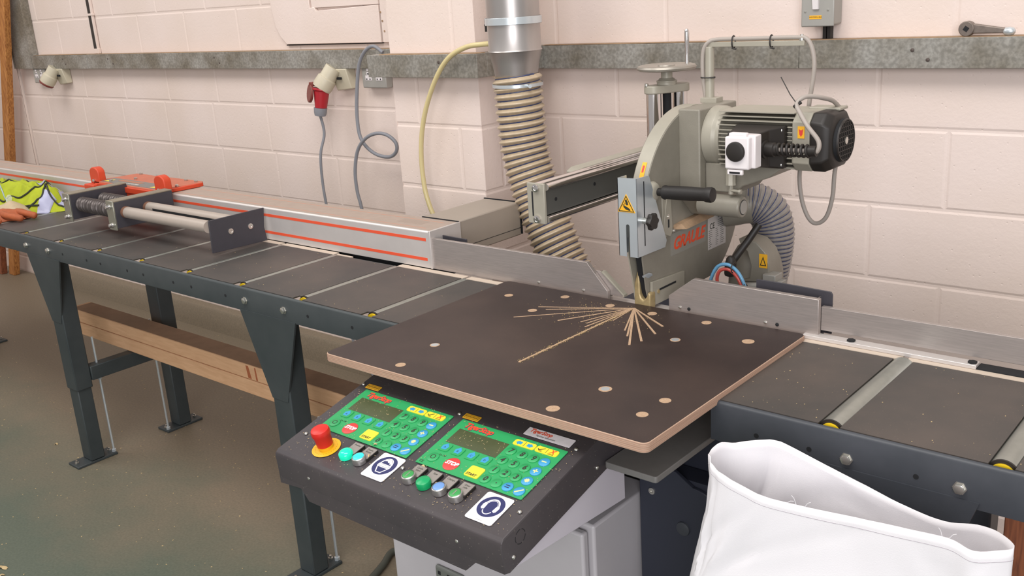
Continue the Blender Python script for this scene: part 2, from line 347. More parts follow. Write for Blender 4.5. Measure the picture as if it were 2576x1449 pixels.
# cable trunking -----------------------------------------------------------
def trunk(name, pts, label, joints=(), screws=(), dust=True):
    pass
TB, TT_ = 1.413, 1.491
def screwsxz(t, lst, y, r=.005):
    for x, z in lst:
        b = MB(); b.lathe((x, y+.001, z), (0, -1, 0), [(0, r), (.002, r*.9), (.0032, r*.4)], seg=10); b.build('rivet', M_brown_r, t)
M_brown_r = mat('rusty_rivet', '#5B514C', .6, .4)
t = thing('cable_trunking', (-3.3, -.025, TB), 'long galvanised steel cable trunking on the wall left of the pier', 'cable trunking', 'galvanised cable trunking')
b = MB(); b.box(-4.235, -1.43, -.05, -.001, TB, TT_); b.build('cover', M_galv, t, bevel=.0012)
b = MB(); b.box(-4.93, -4.238, -.05, -.001, TB-.001, TT_-.001); b.build('cover', M_galv, t, bevel=.0012)
b = MB(); b.box(-4.90, -1.45, -.046, -.0015, TT_+.0001, TT_+.0018); b.build('dust_layer', M_dust, t)
screwsxz(t, [(-4.53, 1.468), (-4.50, 1.438), (-4.0, 1.466), (-3.95, 1.44), (-2.97, 1.466), (-2.93, 1.44)], -.05)
t = thing('cable_trunking', (-5.04, -.025, TB), 'upright galvanised trunking at the far left end, rising from the wall trunking', 'cable trunking', 'galvanised cable trunking')
b = MB(); b.box(-5.17, -4.931, -.052, -.001, TB-.001, 2.5); b.build('cover', M_galv, t, bevel=.0012)
b = MB(); b.box(-5.178, -5.171, -.056, -.001, TB-.001, 2.5); b.build('lip', M_galv, t, bevel=.001)
t = thing('cable_trunking', (-1.2, -.375, TB), 'galvanised trunking wrapped round the front of the white pier', 'cable trunking', 'galvanised cable trunking')
b = MB(); b.box(-1.462, -.924, -.402, -.351, TB+.003, TT_+.003); b.build('cover', M_galv, t, bevel=.0012)
b = MB(); b.box(-.971, -.924, -.351, -.05, TB+.003, TT_+.003); b.build('side_cover', M_galv, t, bevel=.0012)
b = MB(); b.box(-1.40, -.93, -.398, -.352, TT_+.0031, TT_+.005); b.build('dust_layer', M_dust, t)
screwsxz(t, [(-1.10, 1.468)], -.402, .006)
b = MB(); b.hexa([(-1.475, -.360, 1.470), (-1.40, -.40, 1.478), (-1.40, -.352, 1.478), (-1.475, -.352, 1.470), (-1.475, -.360, 1.473), (-1.40, -.40, 1.481), (-1.40, -.352, 1.481), (-1.475, -.352, 1.473)])
b.build('bent_tongue', M_galv, t)
t = thing('cable_trunking', (1.0, -.025, TB), 'galvanised trunking along the wall right of the pier, behind the saw', 'cable trunking', 'galvanised cable trunking')
b = MB(); b.box(-.97, .0295, -.05, -.001, TB, TT_+.001); b.build('cover', M_galv, t, bevel=.0012)
b = MB(); b.box(.031, 4.4, -.051, -.001, TB, TT_+.002); b.build('cover', M_galv, t, bevel=.0012)
b = MB(); b.box(-.93, 4.3, -.047, -.0015, TT_+.0021, TT_+.0035); b.build('dust_layer', M_dust, t)
screwsxz(t, [(.356, 1.462), (.398, 1.436)], -.052, .0055)
# black conduit with white sleeve
t = thing('wall_conduit', (-4.18, -.01, TT_), 'thin black cable in white clips running up the wall near the far left', 'conduit')
b = MB(); b.box(-4.205, -4.172, -.012, -.001, 1.52, 2.3); b.build('black_strip', M_black, t)
b = MB(); b.box(-4.170, -4.158, -.014, -.001, TT_, 2.3); b.box(-4.206, -4.150, -.015, -.001, TT_+.003, 1.52); b.box(-4.21, -4.15, -.017, -.001, 1.70, 1.712); b.build('white_channel', M_wall, t, bevel=.001)
# sockets -----------------------------------------------------------------
def double_socket(x0, z0, y0, label, w=.146, h=.086):
    t = thing('double_socket', (x0+w/2, -.001, z0), label, 'socket', 'double sockets under the trunking')
    b = MB(); b.box(x0, x0+w, -.04, -.001, z0, z0+h); b.build('box', M_sockg, t, bevel=.005, seg=3)
    for k in (0, 1):
        cx = x0+w*(.28+.44*k)
        b = MB(); b.box(cx-.019, cx+.019, -.0415, -.039, z0+h*.36, z0+h*.60); b.box(cx-.009, cx+.009, -.0415, -.039, z0+h*.60, z0+h*.78)
        b.build('outlet', M_whitepl, t, bevel=.001)
        b = MB(); b.box(cx-.013, cx-.007, -.0425, -.041, z0+h*.40, z0+h*.46); b.box(cx+.007, cx+.013, -.0425, -.041, z0+h*.40, z0+h*.46); b.box(cx-.003, cx+.003, -.0425, -.041, z0+h*.64, z0+h*.72)
        b.build('pin_holes', M_dark, t)
        b = MB(); b.box(cx-.006+(.03 if k else -.03)*0, cx+.006, -.044, -.039, z0+h*.82, z0+h*.95); b.build('rocker', M_whitepl, t, bevel=.001)
    return t
double_socket(-4.965, 1.325, 0, 'grey metal double wall socket at the far left, under the trunking', w=.15)
double_socket(-1.915, 1.332, 0, 'grey metal double wall socket just left of the pier, half hidden by the trunking', w=.146)
def ind_socket(x, z, label, lidopen):
    t = thing('industrial_socket', (x+.05, -.001, z-.09), label, 'socket', 'cream industrial wall sockets')
    b = MB(); b.hexa([(x-.01, -.035, z-.095), (x+.085, -.035, z-.085), (x+.085, -.001, z-.085), (x-.01, -.001, z-.095), (x-.03, -.055, z), (x+.08, -.055, z), (x+.08, -.001, z), (x-.03, -.001, z)])
    b.build('backbox', M_cream, t, bevel=.004, seg=3)
    d = Vector((-.42, -.42, -.80)).normalized(); p = Vector((x+.005, -.055, z+.005))
    b = MB(); b.lathe(p, d, [(0, .036), (.05, .036), (.055, .042), (.09, .044), (.105, .041)], seg=20); b.build('shroud', M_cream, t, bevel=.001)
    b = MB(); b.box(x+.02, x+.045, -.058, -.05, z-.045, z-.035); b.build('screw_slot', M_dark, t)
    e = p+d*.105
    a = Vector((-1, .2, .25)).normalized()
    if lidopen:
        b = MB(); c = e+Vector((-.045, -.02, -.018)); b.cyl(c, c+Vector((-.35, -.75, .15)).normalized()*.012, .041, .040, seg=24)
        b.box(e.x-.045, e.x-.02, e.y-.03, e.y-.005, e.z+.012, e.z+.03)
    else:
        b = MB(); b.cyl(e, e+d*.012, .044, .040, seg=24); b.box(e.x-.05, e.x-.02, e.y-.02, e.y+.01, e.z+.0, e.z+.02)
    b.build('lid', M_brownpl, t, bevel=.003)
    return e, d
ind_socket(-4.64, 1.412, 'cream industrial wall socket with closed red-brown lid at the far left', False)
e, d = ind_socket(-2.08, 1.412, 'cream industrial wall socket with open round red-brown lid, holding the red plug', True)
t = thing('industrial_plug', tuple(e), 'red industrial plug with grey collar and hanging grey cable in the wall socket', 'plug')
d2 = Vector((-.12, -.1, -1)).normalized()
b = MB(); b.lathe(e-d*.004, d2, [(0, .040), (.008, .041), (.012, .034), (.05, .030), (.085, .026)], seg=20); b.build('body', M_redpl, t, bevel=.001)
b = MB(); b.lathe(e+d2*.082, d2, [(0, .029), (.02, .028), (.034, .024), (.036, .016)], seg=16); b.build('collar', M_gcable, t)
c0 = e+d2*.115
b = MB(); b.tube(spline([c0, c0+Vector((.0, .01, -.08)), (-2.15, -.12, 1.05), (-2.16, -.12, .93), (-2.15, -.12, .80), (-2.14, -.10, .5), (-2.12, -.08, .15), (-2.0, -.08, .012)]), .0062); b.build('cable', M_gcable, t)
# grey hose with a loop
b = MB(); hp = [(-1.66, -.375, 1.497), (-1.705, -.10, 1.481), (-1.756, -.10, 1.506), (-1.812, -.10, 1.487), (-1.858, -.10, 1.43), (-1.887, -.10, 1.325), (-1.903, -.10, 1.226), (-1.899, -.10, 1.142), (-1.869, -.095, 1.093), (-1.811, -.09, 1.062), (-1.735, -.09, 1.058), (-1.687, -.095, 1.085), (-1.682, -.10, 1.122), (-1.722, -.11, 1.153), (-1.787, -.115, 1.155), (-1.851, -.12, 1.128), (-1.903, -.12, 1.074), (-1.931, -.12, .987), (-1.931, -.12, .901), (-1.913, -.12, .814), (-1.90, -.12, .6)]
hp[0] = (-1.66, -.06, 1.44)
b.tube(spline(hp[1:]), .0075); o = b.build('grey_hose', M_gcable); single(o, 'grey rubber hose hanging over the trunking left of the pier and curling into one loop', 'hose')
b = MB(); b.tube(spline([(-.80, -.40, 1.527), (-.875, -.43, 1.526), (-.946, -.43, 1.517), (-1.021, -.43, 1.486), (-1.083, -.43, 1.427), (-1.142, -.43, 1.333), (-1.18, -.43, 1.236), (-1.196, -.43, 1.137), (-1.193, -.43, 1.037), (-1.177, -.43, .974), (-1.15, -.43, .90), (-1.12, -.43, .7)]), .0085)
single(b.build('air_hose', M_yhose), 'translucent yellow hose arching from the steel duct down in front of the pier', 'hose')
# dust duct and flexible hose ----------------------------------------------
t = thing('extraction_duct', (-.738, -.42, 1.4), 'vertical galvanised steel extraction duct with a clamp ring right of the pier', 'duct')
b = MB(); b.lathe((-.742, -.42, 1.405), (.0, 0, 1), [(0, .064), (.06, .074), (.095, .083), (.10, .086), (.105, .083), (.18, .083), (1.0, .085)], seg=40); b.build('pipe', M_duct, t)
b = MB(); b.lathe((-.742, -.42, 1.585), (0, 0, 1), [(0, .087), (.0, .0895), (.022, .0895), (.022, .087)], seg=40, cap=False); b.build('clamp_ring', M_zinc, t, bevel=.001)
b = MB(); b.box(-.845, -.828, -.44, -.425, 1.565, 1.605); b.cyl((-.85, -.433, 1.585), (-.80, -.433, 1.585), .004); b.build('clamp_latch', M_black, t)
def helix_hose(name, path, r, pitch, label, amp=.006, seg=28, wire=.0019, wall=None):
    """path resampled; ribbed body and one blue wire wound round it"""
    P = spline(path, 24); L = [0]
    for a, c in zip(P, P[1:]): L.append(L[-1]+(c-a).length)
    tot = L[-1]
    def at(s):
        s = max(0, min(tot-1e-6, s)); i = 0
        lo, hi = 0, len(L)-1
        while hi-lo > 1:
            m = (lo+hi)//2
            if L[m] <= s: lo = m
            else: hi = m
        t_ = (s-L[lo])/(L[lo+1]-L[lo]); return P[lo].lerp(P[lo+1], t_), (P[lo+1]-P[lo]).normalized()
    steps = int(tot/pitch*14); t = thing(name, tuple(P[-1]), label, 'hose')
    a = None; rings = []; fr = []
    for i in range(steps+1):
        p, d = at(tot*i/steps)
        d = (at(tot*i/steps+.02)[0]-at(tot*i/steps-.02)[0]).normalized()
        if a is None: a = Vector((0, 0, 1)).cross(d); a = a.normalized() if a.length > .1 else Vector((1, 0, 0))
        a = (a-d*a.dot(d)).normalized(); bb = d.cross(a); fr.append((p, a.copy(), bb))
        ring = []
        for j in range(seg):
            th = 2*math.pi*j/seg; ph = 2*math.pi*(tot*i/steps/pitch)-th
            rr = r+amp*.5*(math.cos(ph+math.pi)) 
            ring.append(p+a*math.cos(th)*rr+bb*math.sin(th)*rr)
        rings.append(ring)
    b = MB(); b.loft(rings, cap=False); b.build('hose_wall', wall or M_hose, t, recalc=False)
    b = MB(); pts = []
    turns = tot/pitch; n = int(turns*20)
    for k in range(n+1):
        s = tot*k/n; th = 2*math.pi*s/pitch; i = min(steps, s/tot*steps); i0 = int(i); i1 = min(steps, i0+1); u = i-i0
        p = fr[i0][0].lerp(fr[i1][0], u); A = fr[i0][1].lerp(fr[i1][1], u); B_ = fr[i0][2].lerp(fr[i1][2], u)
        pts.append(p+(A*math.cos(th)+B_*math.sin(th))*(r-amp*.45))
    b.tube(pts, wire, seg=6); b.build('wire_helix', M_blueline, t)
    return t
t = helix_hose('flexible_hose', [(-.74, -.42, 1.43), (-.737, -.42, 1.36), (-.733, -.42, 1.27), (-.725, -.42, 1.19), (-.708, -.42, 1.12), (-.678, -.42, 1.03), (-.645, -.42, .95), (-.595, -.42, .845), (-.53, -.42, .74), (-.45, -.42, .62), (-.40, -.42, .45)], .0745, .0232, 'clear ribbed extraction hose with blue wire hanging from the steel duct beside the pier', amp=.011)
b = MB(); b.lathe((-.739, -.42, 1.395), (.0, 0, 1), [(0, .0795), (0, .081), (.010, .081), (.010, .0795)], seg=32, cap=False); b.cyl((-.665, -.455, 1.40), (-.648, -.47, 1.40), .006, seg=10); b.build('hose_clip', M_zinc, t)
# isolator switch ----------------------------------------------------------
t = thing('isolator_switch', (.10, -.03, 1.535), 'grey metal isolator switch box with rocker on the wall above the right trunking', 'switch')
b = MB(); b.box(.050, .137, -.068, -.001, 1.534, 1.66); b.build('box', M_sockg, t, bevel=.006, seg=3)
b = MB(); b.box(.045, .142, -.072, -.066, 1.532, 1.662); b.build('front_plate', M_sockg, t, bevel=.004, seg=3)
b = MB(); b.hexa([(.080, -.078, 1.579), (.098, -.078, 1.579), (.098, -.07, 1.579), (.080, -.07, 1.579), (.080, -.086, 1.625), (.098, -.086, 1.625), (.098, -.07, 1.625), (.080, -.07, 1.625)]); b.build('rocker', M_whitepl, t, bevel=.0015)
for x, z in ((.057, 1.574), (.124, 1.577)):
    b = MB(); b.lathe((x, -.072, z), (0, -1, 0), [(0, .0035), (.0015, .003), (.002, .001)], seg=10); b.build('screw', M_screw, t)
b = MB(); b.box(.070, .106, -.0728, -.0718, 1.553, 1.563); o = b.build('label', M_yel2, t)
text('lettering', 'WESTERN 40A', basis((.088, -.0730, 1.558), (1, 0, 0), (0, 0, 1)), .0058, M_ink, o, ext=.0001)
b = MB(); b.box(.089, .099, -.022, -.001, TT_, 1.535); b.box(.102, .112, -.022, -.001, TT_, 1.535); b.build('cable_entry', M_black, t)
# square-drive crank on the trunking
zc = TT_+.0036
t = thing('crank_handle', (.54, -.035, zc), 'worn steel crank handle with a square hole lying on the right trunking', 'tool')
b = MB(); cx = .489; r = .0195; cz = zc+.0195
b.cyl((cx, -.046, cz), (cx, -.022, cz), r, seg=28); b.build('hub', M_brownsteel if 'M_brownsteel' in globals() else mat('worn_steel', '#857A72', .45, .6, noise=.2, nscale=60), t, bevel=.002)
b = MB(); b.box(cx-.006, cx+.006, -.0468, -.0455, cz-.006, cz+.006); b.tf(Matrix.Translation((cx, 0, cz)) @ Matrix.Rotation(.6, 4, 'Y') @ Matrix.Translation((-cx, 0, -cz))); b.build('square_hole', M_dark, t)
b = MB(); b.hexa([(.502, -.042, cz-.013), (.585, -.040, cz-.014), (.585, -.028, cz-.014), (.502, -.026, cz-.013), (.502, -.042, cz+.013), (.585, -.040, cz-.0005), (.585, -.028, cz-.0005), (.502, -.026, cz+.013)])
b.build('arm', MATS['worn_steel'], t, bevel=.003)
b = MB(); b.lathe((.578, -.034, zc+.0105), (1, 0, 0), [(0, .006), (.004, .010), (.015, .0115), (.024, .009), (.028, .004)], seg=16); b.build('knob', M_zinc, t)
# timber leaning in the far corner
for pts, m, lab in [(((-5.70, -.10), (-4.80, -.10), .085, 2.3), M_post, 'knotty orange pine plank leaning in the far left corner, the brighter of the two'),
                    (((-5.82, -.135), (-4.97, -.17), .085, 2.3), M_board, 'darker brown timber leaning at the far left edge behind the bright pine plank')]:
    (x0, y0), (x1, y1), w, h = pts; b = MB()
    b.hexa([(x0-w, y0-.02, 0), (x0, y0-.02, 0), (x0, y0+.02, 0), (x0-w, y0+.02, 0), (x1-w, y1-.02, h), (x1, y1-.02, h), (x1, y1+.02, h), (x1-w, y1+.02, h)])
    single(b.build('timber_plank', m, bevel=.003), lab, 'timber', 'timbers leaning in the far left corner')
# ================================================================= benches
TZ = .913; YR = -1.297; YB = -.903
def bolt(p, d, t, r=.010, name='bolt', m=None):
    b = MB(); p = Vector(p); b.lathe(p, d, [(0, r*1.25), (.0015, r*1.25), (.0016, r), (.007, r), (.008, r*.8)], seg=6 if name == 'bolt' else 16)
    return b.build(name, m or M_screw, t)
def trestle(t, xc, mf):
    for side, (ya, yb) in (('front', (-1.294, -1.237)), ('rear', (-.902, -.845))):
        b = MB(); b.box(xc-.042, xc+.042, ya-.004, yb+.004, .31, .835); lg = b.build('leg', mf, t, bevel=.004)
        b = MB(); b.box(xc-.035, xc+.035, ya, yb, .011, .312); b.build('lower_tube', mf, lg, bevel=.004)
        b = MB(); yc = (ya+yb)/2-.004; b.box(xc-.042, xc+.038, yc-.083, yc+.083, 0, .010); ft = b.build('foot', mf, lg, bevel=.002)
        b = MB()
        for q in (-.068, .068): b.lathe((xc, yc+q, .010), (0, 0, 1), [(0, .008), (.006, .008), (.007, .004), (.014, .004)], seg=6)
        b.build('anchor_bolt', M_screw, ft)
        sgn = -1 if side == 'front' else 1
        yq = ya-.004 if side == 'front' else yb+.004
        b = MB(); b.prism([(xc-.145, .845), (xc+.115, .845), (xc+.03, .588), (xc-.042, .588)], 1, yq-.0015, yq+.004); b.build('gusset', mf, lg)
        # threaded adjusting rod beside the leg
        yr = yb+.045 if side == 'front' else ya-.045
        b = MB(); b.cyl((xc+.02, yr, .012), (xc+.02, yr, .50), .0045, seg=8); b.cyl((xc+.02, yr, .325), (xc+.02, yr, .335), .009, seg=6); b.cyl((xc+.02, yr, .010), (xc+.02, yr, .020), .009, seg=6)
        b.build('threaded_rod', M_zinc, lg)
    b = MB(); b.box(xc-.002, xc+.048, -1.233, -.906, .337, .394); b.build('cross_bar', mf, t, bevel=.003)
    return t
def bench(name, x0, x1, rollers, cuts, trestles, label, mf, loc, full_roll=True, bolts=(), holes=(), zb=.842, big=False):
    t = thing(name, loc, label, 'roller table', 'roller tables either side of the saw')
    # front and rear rails: folded channel
    b = MB(); b.prism([(YR, zb), (YR, TZ-.006), (YR+.003, TZ-.0015), (YR+.008, TZ), (YR+.012, TZ-.003), (YR+.003, TZ-.008), (YR+.003, zb+.003), (YR+.03, zb+.003), (YR+.03, zb)], 0, x0, x1); fr = b.build('front_rail', mf, t, ang=50)
    b = MB(); b.prism([(YB, zb), (YB, TZ-.004), (YB-.003, TZ-.004), (YB-.003, zb+.003), (YB-.03, zb+.003), (YB-.03, zb)], 0, x0, x1); b.build('rear_rail', mf, t)
    # cover plates between the rollers, notched round the roller ends
    ed = [x0]+list(rollers)+[x1]; hw = .0175 if big else .0095
    for i in range(len(ed)-1):
        a = ed[i]+(hw+.002 if i else .001); c = ed[i+1]-(hw+.003 if i < len(ed)-2 else .001)
        nf = YR+.036; b = MB(); A0, A1, L0, L1 = a, c, (a+.008 if i and not big else a), (c-.010 if i < len(ed)-2 and not big else c)
        b.prism([(L0, YR+.012), (L1, YR+.012), (L1, nf), (A1, nf), (A1, YB-.012), (A0, YB-.012), (A0, nf), (L0, nf)] if not big else [(A0, YR+.012), (A1, YR+.012), (A1, YB-.012), (A0, YB-.012)], 2, TZ-.004, TZ)
        b.build('cover_plate', M_slab, t)
    for x in rollers:
        r = .025; zc = TZ+.0065-r if big else TZ+.0015-r; ye = YR+.020 if big else YR+.034
        b = MB(); b.cyl((x, ye+.004, zc), (x, YB-.012, zc), r, seg=40); rl = b.build('roller', M_roll, t, bevel=.0015)
        b = MB(); b.cyl((x, ye, zc), (x, ye+.0042, zc), r+.0004, seg=40); b.build('black_ring', M_black, rl)
        b = MB(); b.cyl((x, ye-.004, zc), (x, ye+.001, zc), r-(.0055 if big else .003), seg=32); b.build('end_cap', M_yellcap, rl)
    b = MB()
    for x in bolts: pass
    for x in bolts: bolt((x, YR, TZ-.038 if not big else TZ-.050), (0, -1, 0), t, .0095)
    for x in holes:
        z = TZ-.038 if not big else TZ-.050
        b = MB(); b.cyl((x, YR-.0006, z), (x, YR+.001, z), .0048, seg=14); b.build('bolt_hole', M_dark, t)
    for xc in trestles: trestle(t, xc, mf)
    # cream plastic strip on the rear edge
    ex = [x0+.005]+[q for r_ in rollers for q in (r_-.006, r_+.006)]+[x1-.002]
    for i in range(0, len(ex), 2):
        if not big and x1-ex[i] < .80 and x1-ex[i] > .55:
            b = MB(); b.box(ex[i], ex[i]+.07, YB-.011, YB-.002, TZ-.003, TZ+.0015); b.build('edge_strip', M_stripc, t); continue
        b = MB(); b.box(ex[i], ex[i+1], YB-.013, YB+.010, TZ-.003, TZ+.0012); b.build('edge_strip', M_stripc, t)
    return t
M_roll = mat('zinc_roller', '#A9ACA5', .32, .75, noise=.1, nscale=30)
M_yellcap = mat('yellow_cap', '#E8C324', .4)
M_stripc = mat('cream_edge_strip', '#CBBBAA', .5)
lr = [-.560-.2833*k for k in range(0, 13)]; lr = sorted(lr)
bench('roller_table', -4.55, -.414, lr, (), (-2.352, -.965, -4.28), 'long dark green-grey roller table at the left with thin steel rollers and yellow end caps', M_frame, (-2.4, -1.1, 0),
      bolts=(-2.492, -2.314, -1.08, -.897), holes=(-2.2, -2.022, -1.924, -1.745, -1.643, -1.463, -1.361, -1.179, -.792, -.609))
rr = [.666, .950, 1.233, 1.517, 1.8]
tR = bench('roller_table', .437, 2.1, rr, (), (.81, 1.9), 'dark blue-grey roller table at the right with wide exposed grey rollers', M_frameR, (1.2, -1.1, 0), big=True, bolts=(.704, .893), holes=(.532, .635, .823), zb=.832)
b = MB(); b.box(.437, .440, YR+.004, YB-.004, .832, TZ-.004); b.build('end_plate', M_frameR, tR, bevel=.001)
# reddish timber leaning under the right table
b = MB(); b.box(.902, 1.10, -1.02, -.98, 0.0, .80); single(b.build('timber_board', M_board, bevel=.003), 'reddish-brown wooden board standing under the right table behind the white sack', 'timber')
# pine beams resting on the cross bars of the left table
for k, (z0, y0, x1, lab) in enumerate([(.3945, -1.052, -.66, 'lower pine beam lying on the cross bars under the left table'), (.4500, -1.050, -.60, 'upper pine beam with a reddish knot, lying on the lower beam under the left table')]):
    b = MB(); b.box(-2.80, x1, y0, y0+.092, z0, z0+.054); o = b.build('pine_beam', M_beam, bevel=.003); single(o, lab, 'timber beam', 'pine beams under the left table')
    if k:
        b = MB(); b.box(-2.78, x1-.01, y0+.004, y0+.090, z0+.0538, z0+.0546); dd = b.build('dust_layer', mat('beam_dust', '#98795F', .9, noise=.15, nscale=14), None); dd.parent = o; dd.location = -o.location
        b = MB()
        for x, w in ((-1.50, .012), (-1.46, .006)):
            b.hexa([(x-w, y0-.0006, z0+.004), (x+w*.6, y0-.0006, z0+.004), (x+w*.6, y0+.001, z0+.004), (x-w, y0+.001, z0+.004), (x-w*1.6, y0-.0006, z0+.05), (x-w*.4, y0-.0006, z0+.05), (x-w*.4, y0+.001, z0+.05), (x-w*1.6, y0+.001, z0+.05)])
        o2 = b.build('knot', mat('knot_wood', '#A8603C', .6), None); o2.parent = o; o2.location = -o.location
# ================================================================= linear stop rail
t = thing('stop_rail', (-2.6, -.83, TZ), 'long square aluminium positioning rail with two orange stripes on the back of the left table', 'linear stop')
EY0, EY1, EZ1 = -.892, -.762, 1.029
b = MB(); b.prism([(EY0, TZ+.003), (EY0, EZ1-.004), (EY0+.004, EZ1), (EY1, EZ1), (EY1, TZ+.003)], 0, -4.6, -.716); b.build('beam', M_alu2, t, bevel=.0015)
b = MB(); b.box(-4.59, -.728, EY0-.0006, EY0+.001, .9980, 1.0072); b.box(-4.59, -.728, EY0-.0006, EY0+.001, .9380, .9470); b.build('orange_stripe', M_orangeS, t)
b = MB()
for y in (-.868, -.792): b.box(-4.59, -.75, y, y+.0035, EZ1-.0008, EZ1+.0004)
b.build('top_groove', mat('faded_orange_line', '#C08A74', .6), t)
b = MB(); b.box(-4.59, -.72, EY0+.006, EY1-.002, EZ1, EZ1+.0003); b.build('dust_layer', mat('fine_pink_dust', '#A8978B', .85, noise=.06, nscale=30), t)
b = MB(); b.box(-.905, -.80, -.84, -.80, EZ1+.0002, EZ1+.0006); b.build('grey_patch', mat('clean_patch', '#A19084', .6), t)
b = MB(); b.box(-.716, -.708, EY0-.002, EY1, TZ+.003, EZ1+.001); b.build('end_plate', M_alu2, t, bevel=.001)
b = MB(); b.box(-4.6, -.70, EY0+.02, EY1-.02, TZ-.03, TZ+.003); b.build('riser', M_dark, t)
M_mbox = mat('beige_grey_cover', '#A3988C', .5, .1, noise=.03, nscale=10)
b = MB(); b.box(-.868, -.714, -.762, -.475, .925, 1.032); mb = b.build('motor_cover', M_mbox, t, bevel=.004)
b = MB(); b.box(-.8685, -.7135, -.765, -.762, .925, 1.0325); b.box(-.870, -.712, -.475, -.470, .928, 1.034); b.box(-.7137, -.7133, -.76, -.475, .949, .9505); b.build('seam', M_dark, mb)
# ---- stop carriage
t = thing('stop_carriage', (-2.35, -.90, 1.03), 'orange stop carriage on the aluminium rail with two grey rods and dark stop plate', 'machine carriage')
b = MB(); b.prism([(-2.62, -.925), (-2.13, -.925), (-2.13, -.865), (-2.10, -.75), (-2.12, -.735), (-2.40, -.74), (-2.43, -.745), (-2.55, -.74), (-2.60, -.745)], 2, 1.031, 1.046); b.build('top_cover', M_orangeD, t, bevel=.003)
b = MB(); b.prism([(-2.60, -.935), (-2.12, -.935), (-2.12, -.921), (-2.60, -.921)], 2, 1.018, 1.040); b.prism([(-2.12, -.935), (-2.10, -.86), (-2.095, -.75), (-2.11, -.75), (-2.115, -.86), (-2.13, -.921)], 2, 1.0305, 1.0445); b.build('cover_skirt', M_orange, t, bevel=.002)
b = MB(); b.box(-2.60, -2.14, -.930, -.895, .985, 1.018); b.build('lower_bar', M_orange, t, bevel=.002)
b = MB(); b.box(-2.57, -2.17, -.938, -.900, .925, .960); b.build('foot_bar', M_orange, t, bevel=.002)
for x in (-2.615, -2.115):
    b = MB(); b.box(x-.04, x+.035, -.955, -.905, 1.012, 1.036); b.build('clamp_foot', M_orange, t, bevel=.005, seg=3)
    pts = [(x-.036, 1.035), (x+.036, 1.035)]+[(x+.036*math.cos(a), 1.078+.024*math.sin(a)) for a in [math.pi*i/8 for i in range(9)]]
    b = MB(); b.prism(pts, 1, -.925, -.893); b.build('post', M_orange, t, bevel=.004, seg=3)
    b = MB(); b.lathe((x-.005, -.926, 1.046), (0, -1, 0), [(0, .0075), (.004, .0075), (.006, .005)], seg=12); b.build('post_screw', M_screw, t)
for x, y in ((-2.53, -.90), (-2.55, -.755), (-2.42, -.755), (-2.46, -.83), (-2.20, -.76), (-2.13, -.76), (-2.12, -.85)):
    b = MB(); b.lathe((x, y, 1.046), (0, 0, 1), [(0, .008), (.006, .008), (.008, .005)], seg=6); b.build('cover_bolt', M_screw, t)
b = MB(); b.box(-2.585, -2.165, -.920, -.852, 1.0462, 1.0470); lb = b.build('name_label', mat('label_grey', '#7A7672', .45), t)
b = MB()
for x in (-2.55, -2.20): b.prism([(x-.016, -.91), (x+.020, -.91), (x+.012, -.875), (x+.004, -.875)], 2, 1.0471, 1.0475)
b.build('warning_mark', M_yel, lb)
b = MB(); b.prism([(-2.50, -.885), (-2.33, -.885), (-2.33, -.864), (-2.50, -.864)], 2, 1.0471, 1.0475); b.build('faded_orange_lettering', mat('faded_orange', '#A8735A', .5), lb)
text('lettering', 'www.tigerstop.com', basis((-2.38, -.899, 1.0472), (1, 0, 0), (0, 1, 0)), .016, mat('pale_lettering', '#C9C4BE', .5), lb, bold=.0003)
# brackets
def cbracket(x, nm):
    b = MB(); b.box(x-.004, x+.004, -1.158, -.925, .957, 1.052); br = b.build('bracket_plate', M_graph, t, bevel=.0015)
    b = MB(); b.box(x-.045, x+.004, -1.160, -.925, 1.052, 1.057); b.build('top_flange', M_dustmetal, br, bevel=.0015)
    b = MB(); b.box(x-.045, x+.004, -1.163, -1.157, .950, 1.057); b.build('front_flange', M_nickel, br, bevel=.0015)
    b = MB()
    for z in (1.035, .968): b.lathe((x-.022, -1.162, z), (0, -1, 0), [(0, .009), (.003, .009), (.005, .0075), (.013, .0075), (.016, .004)], seg=14)
    b.build('dome_nut', M_chrome, br)
M_nickel = mat('nickel_plate', '#A9A99B', .35, .8); M_dustmetal = mat('dusty_plate', '#8D8373', .7, .2, noise=.1)
cbracket(-2.035, 'r'); cbracket(-2.365, 'l')
for y, z in ((-1.118, 1.010), (-1.030, 1.010)):
    b = MB(); b.cyl((-2.03, y, z), (-1.5015, y, z), .0205, seg=28); rod = b.build('guide_rod', mat('grey_guide_rod', '#B5A99E', .4, .25, noise=.03), t)
    b = MB(); b.lathe((-2.031, y, z), (1, 0, 0), [(0, .0212), (.012, .0212), (.016, .0206)], seg=28); b.build('rust_ring', mat('rust_brown', '#7E5A47', .6), rod)
    b = MB(); n = 19; P = []
    for i in range(n*18+1):
        a = 2*math.pi*i/18; P.append((-2.355+.31*i/(n*18), y+math.cos(a)*.0225, z+math.sin(a)*.0225))
    b.tube(P, .0068, seg=8); b.build('coil_spring', mat('dark_spring', '#5C5553', .4, .6), t)
    b = MB(); b.cyl((-2.36, y, z), (-2.04, y, z), .014, seg=16); b.build('spring_core', M_graph, t)
b = MB(); b.box(-1.96, -1.53, -1.0535, -1.0525, 1.008, 1.016); b.build('rod_slot', M_dark, t)
b = MB(); b.prism([(-1.122, .922), (-.905, .917), (-.912, .965), (-.903, 1.031), (-1.120, 1.031)], 0, -1.5015, -1.4955); sp = b.build('stop_plate', M_graph, t, bevel=.001)
for y in (-1.044, -.966):
    b = MB(); b.lathe((-1.4955, y, .980), (1, 0, 0), [(0, .010), (.002, .0095), (.0021, .005), (.001, .004)], seg=18); b.build('countersunk_screw', M_screw, sp)
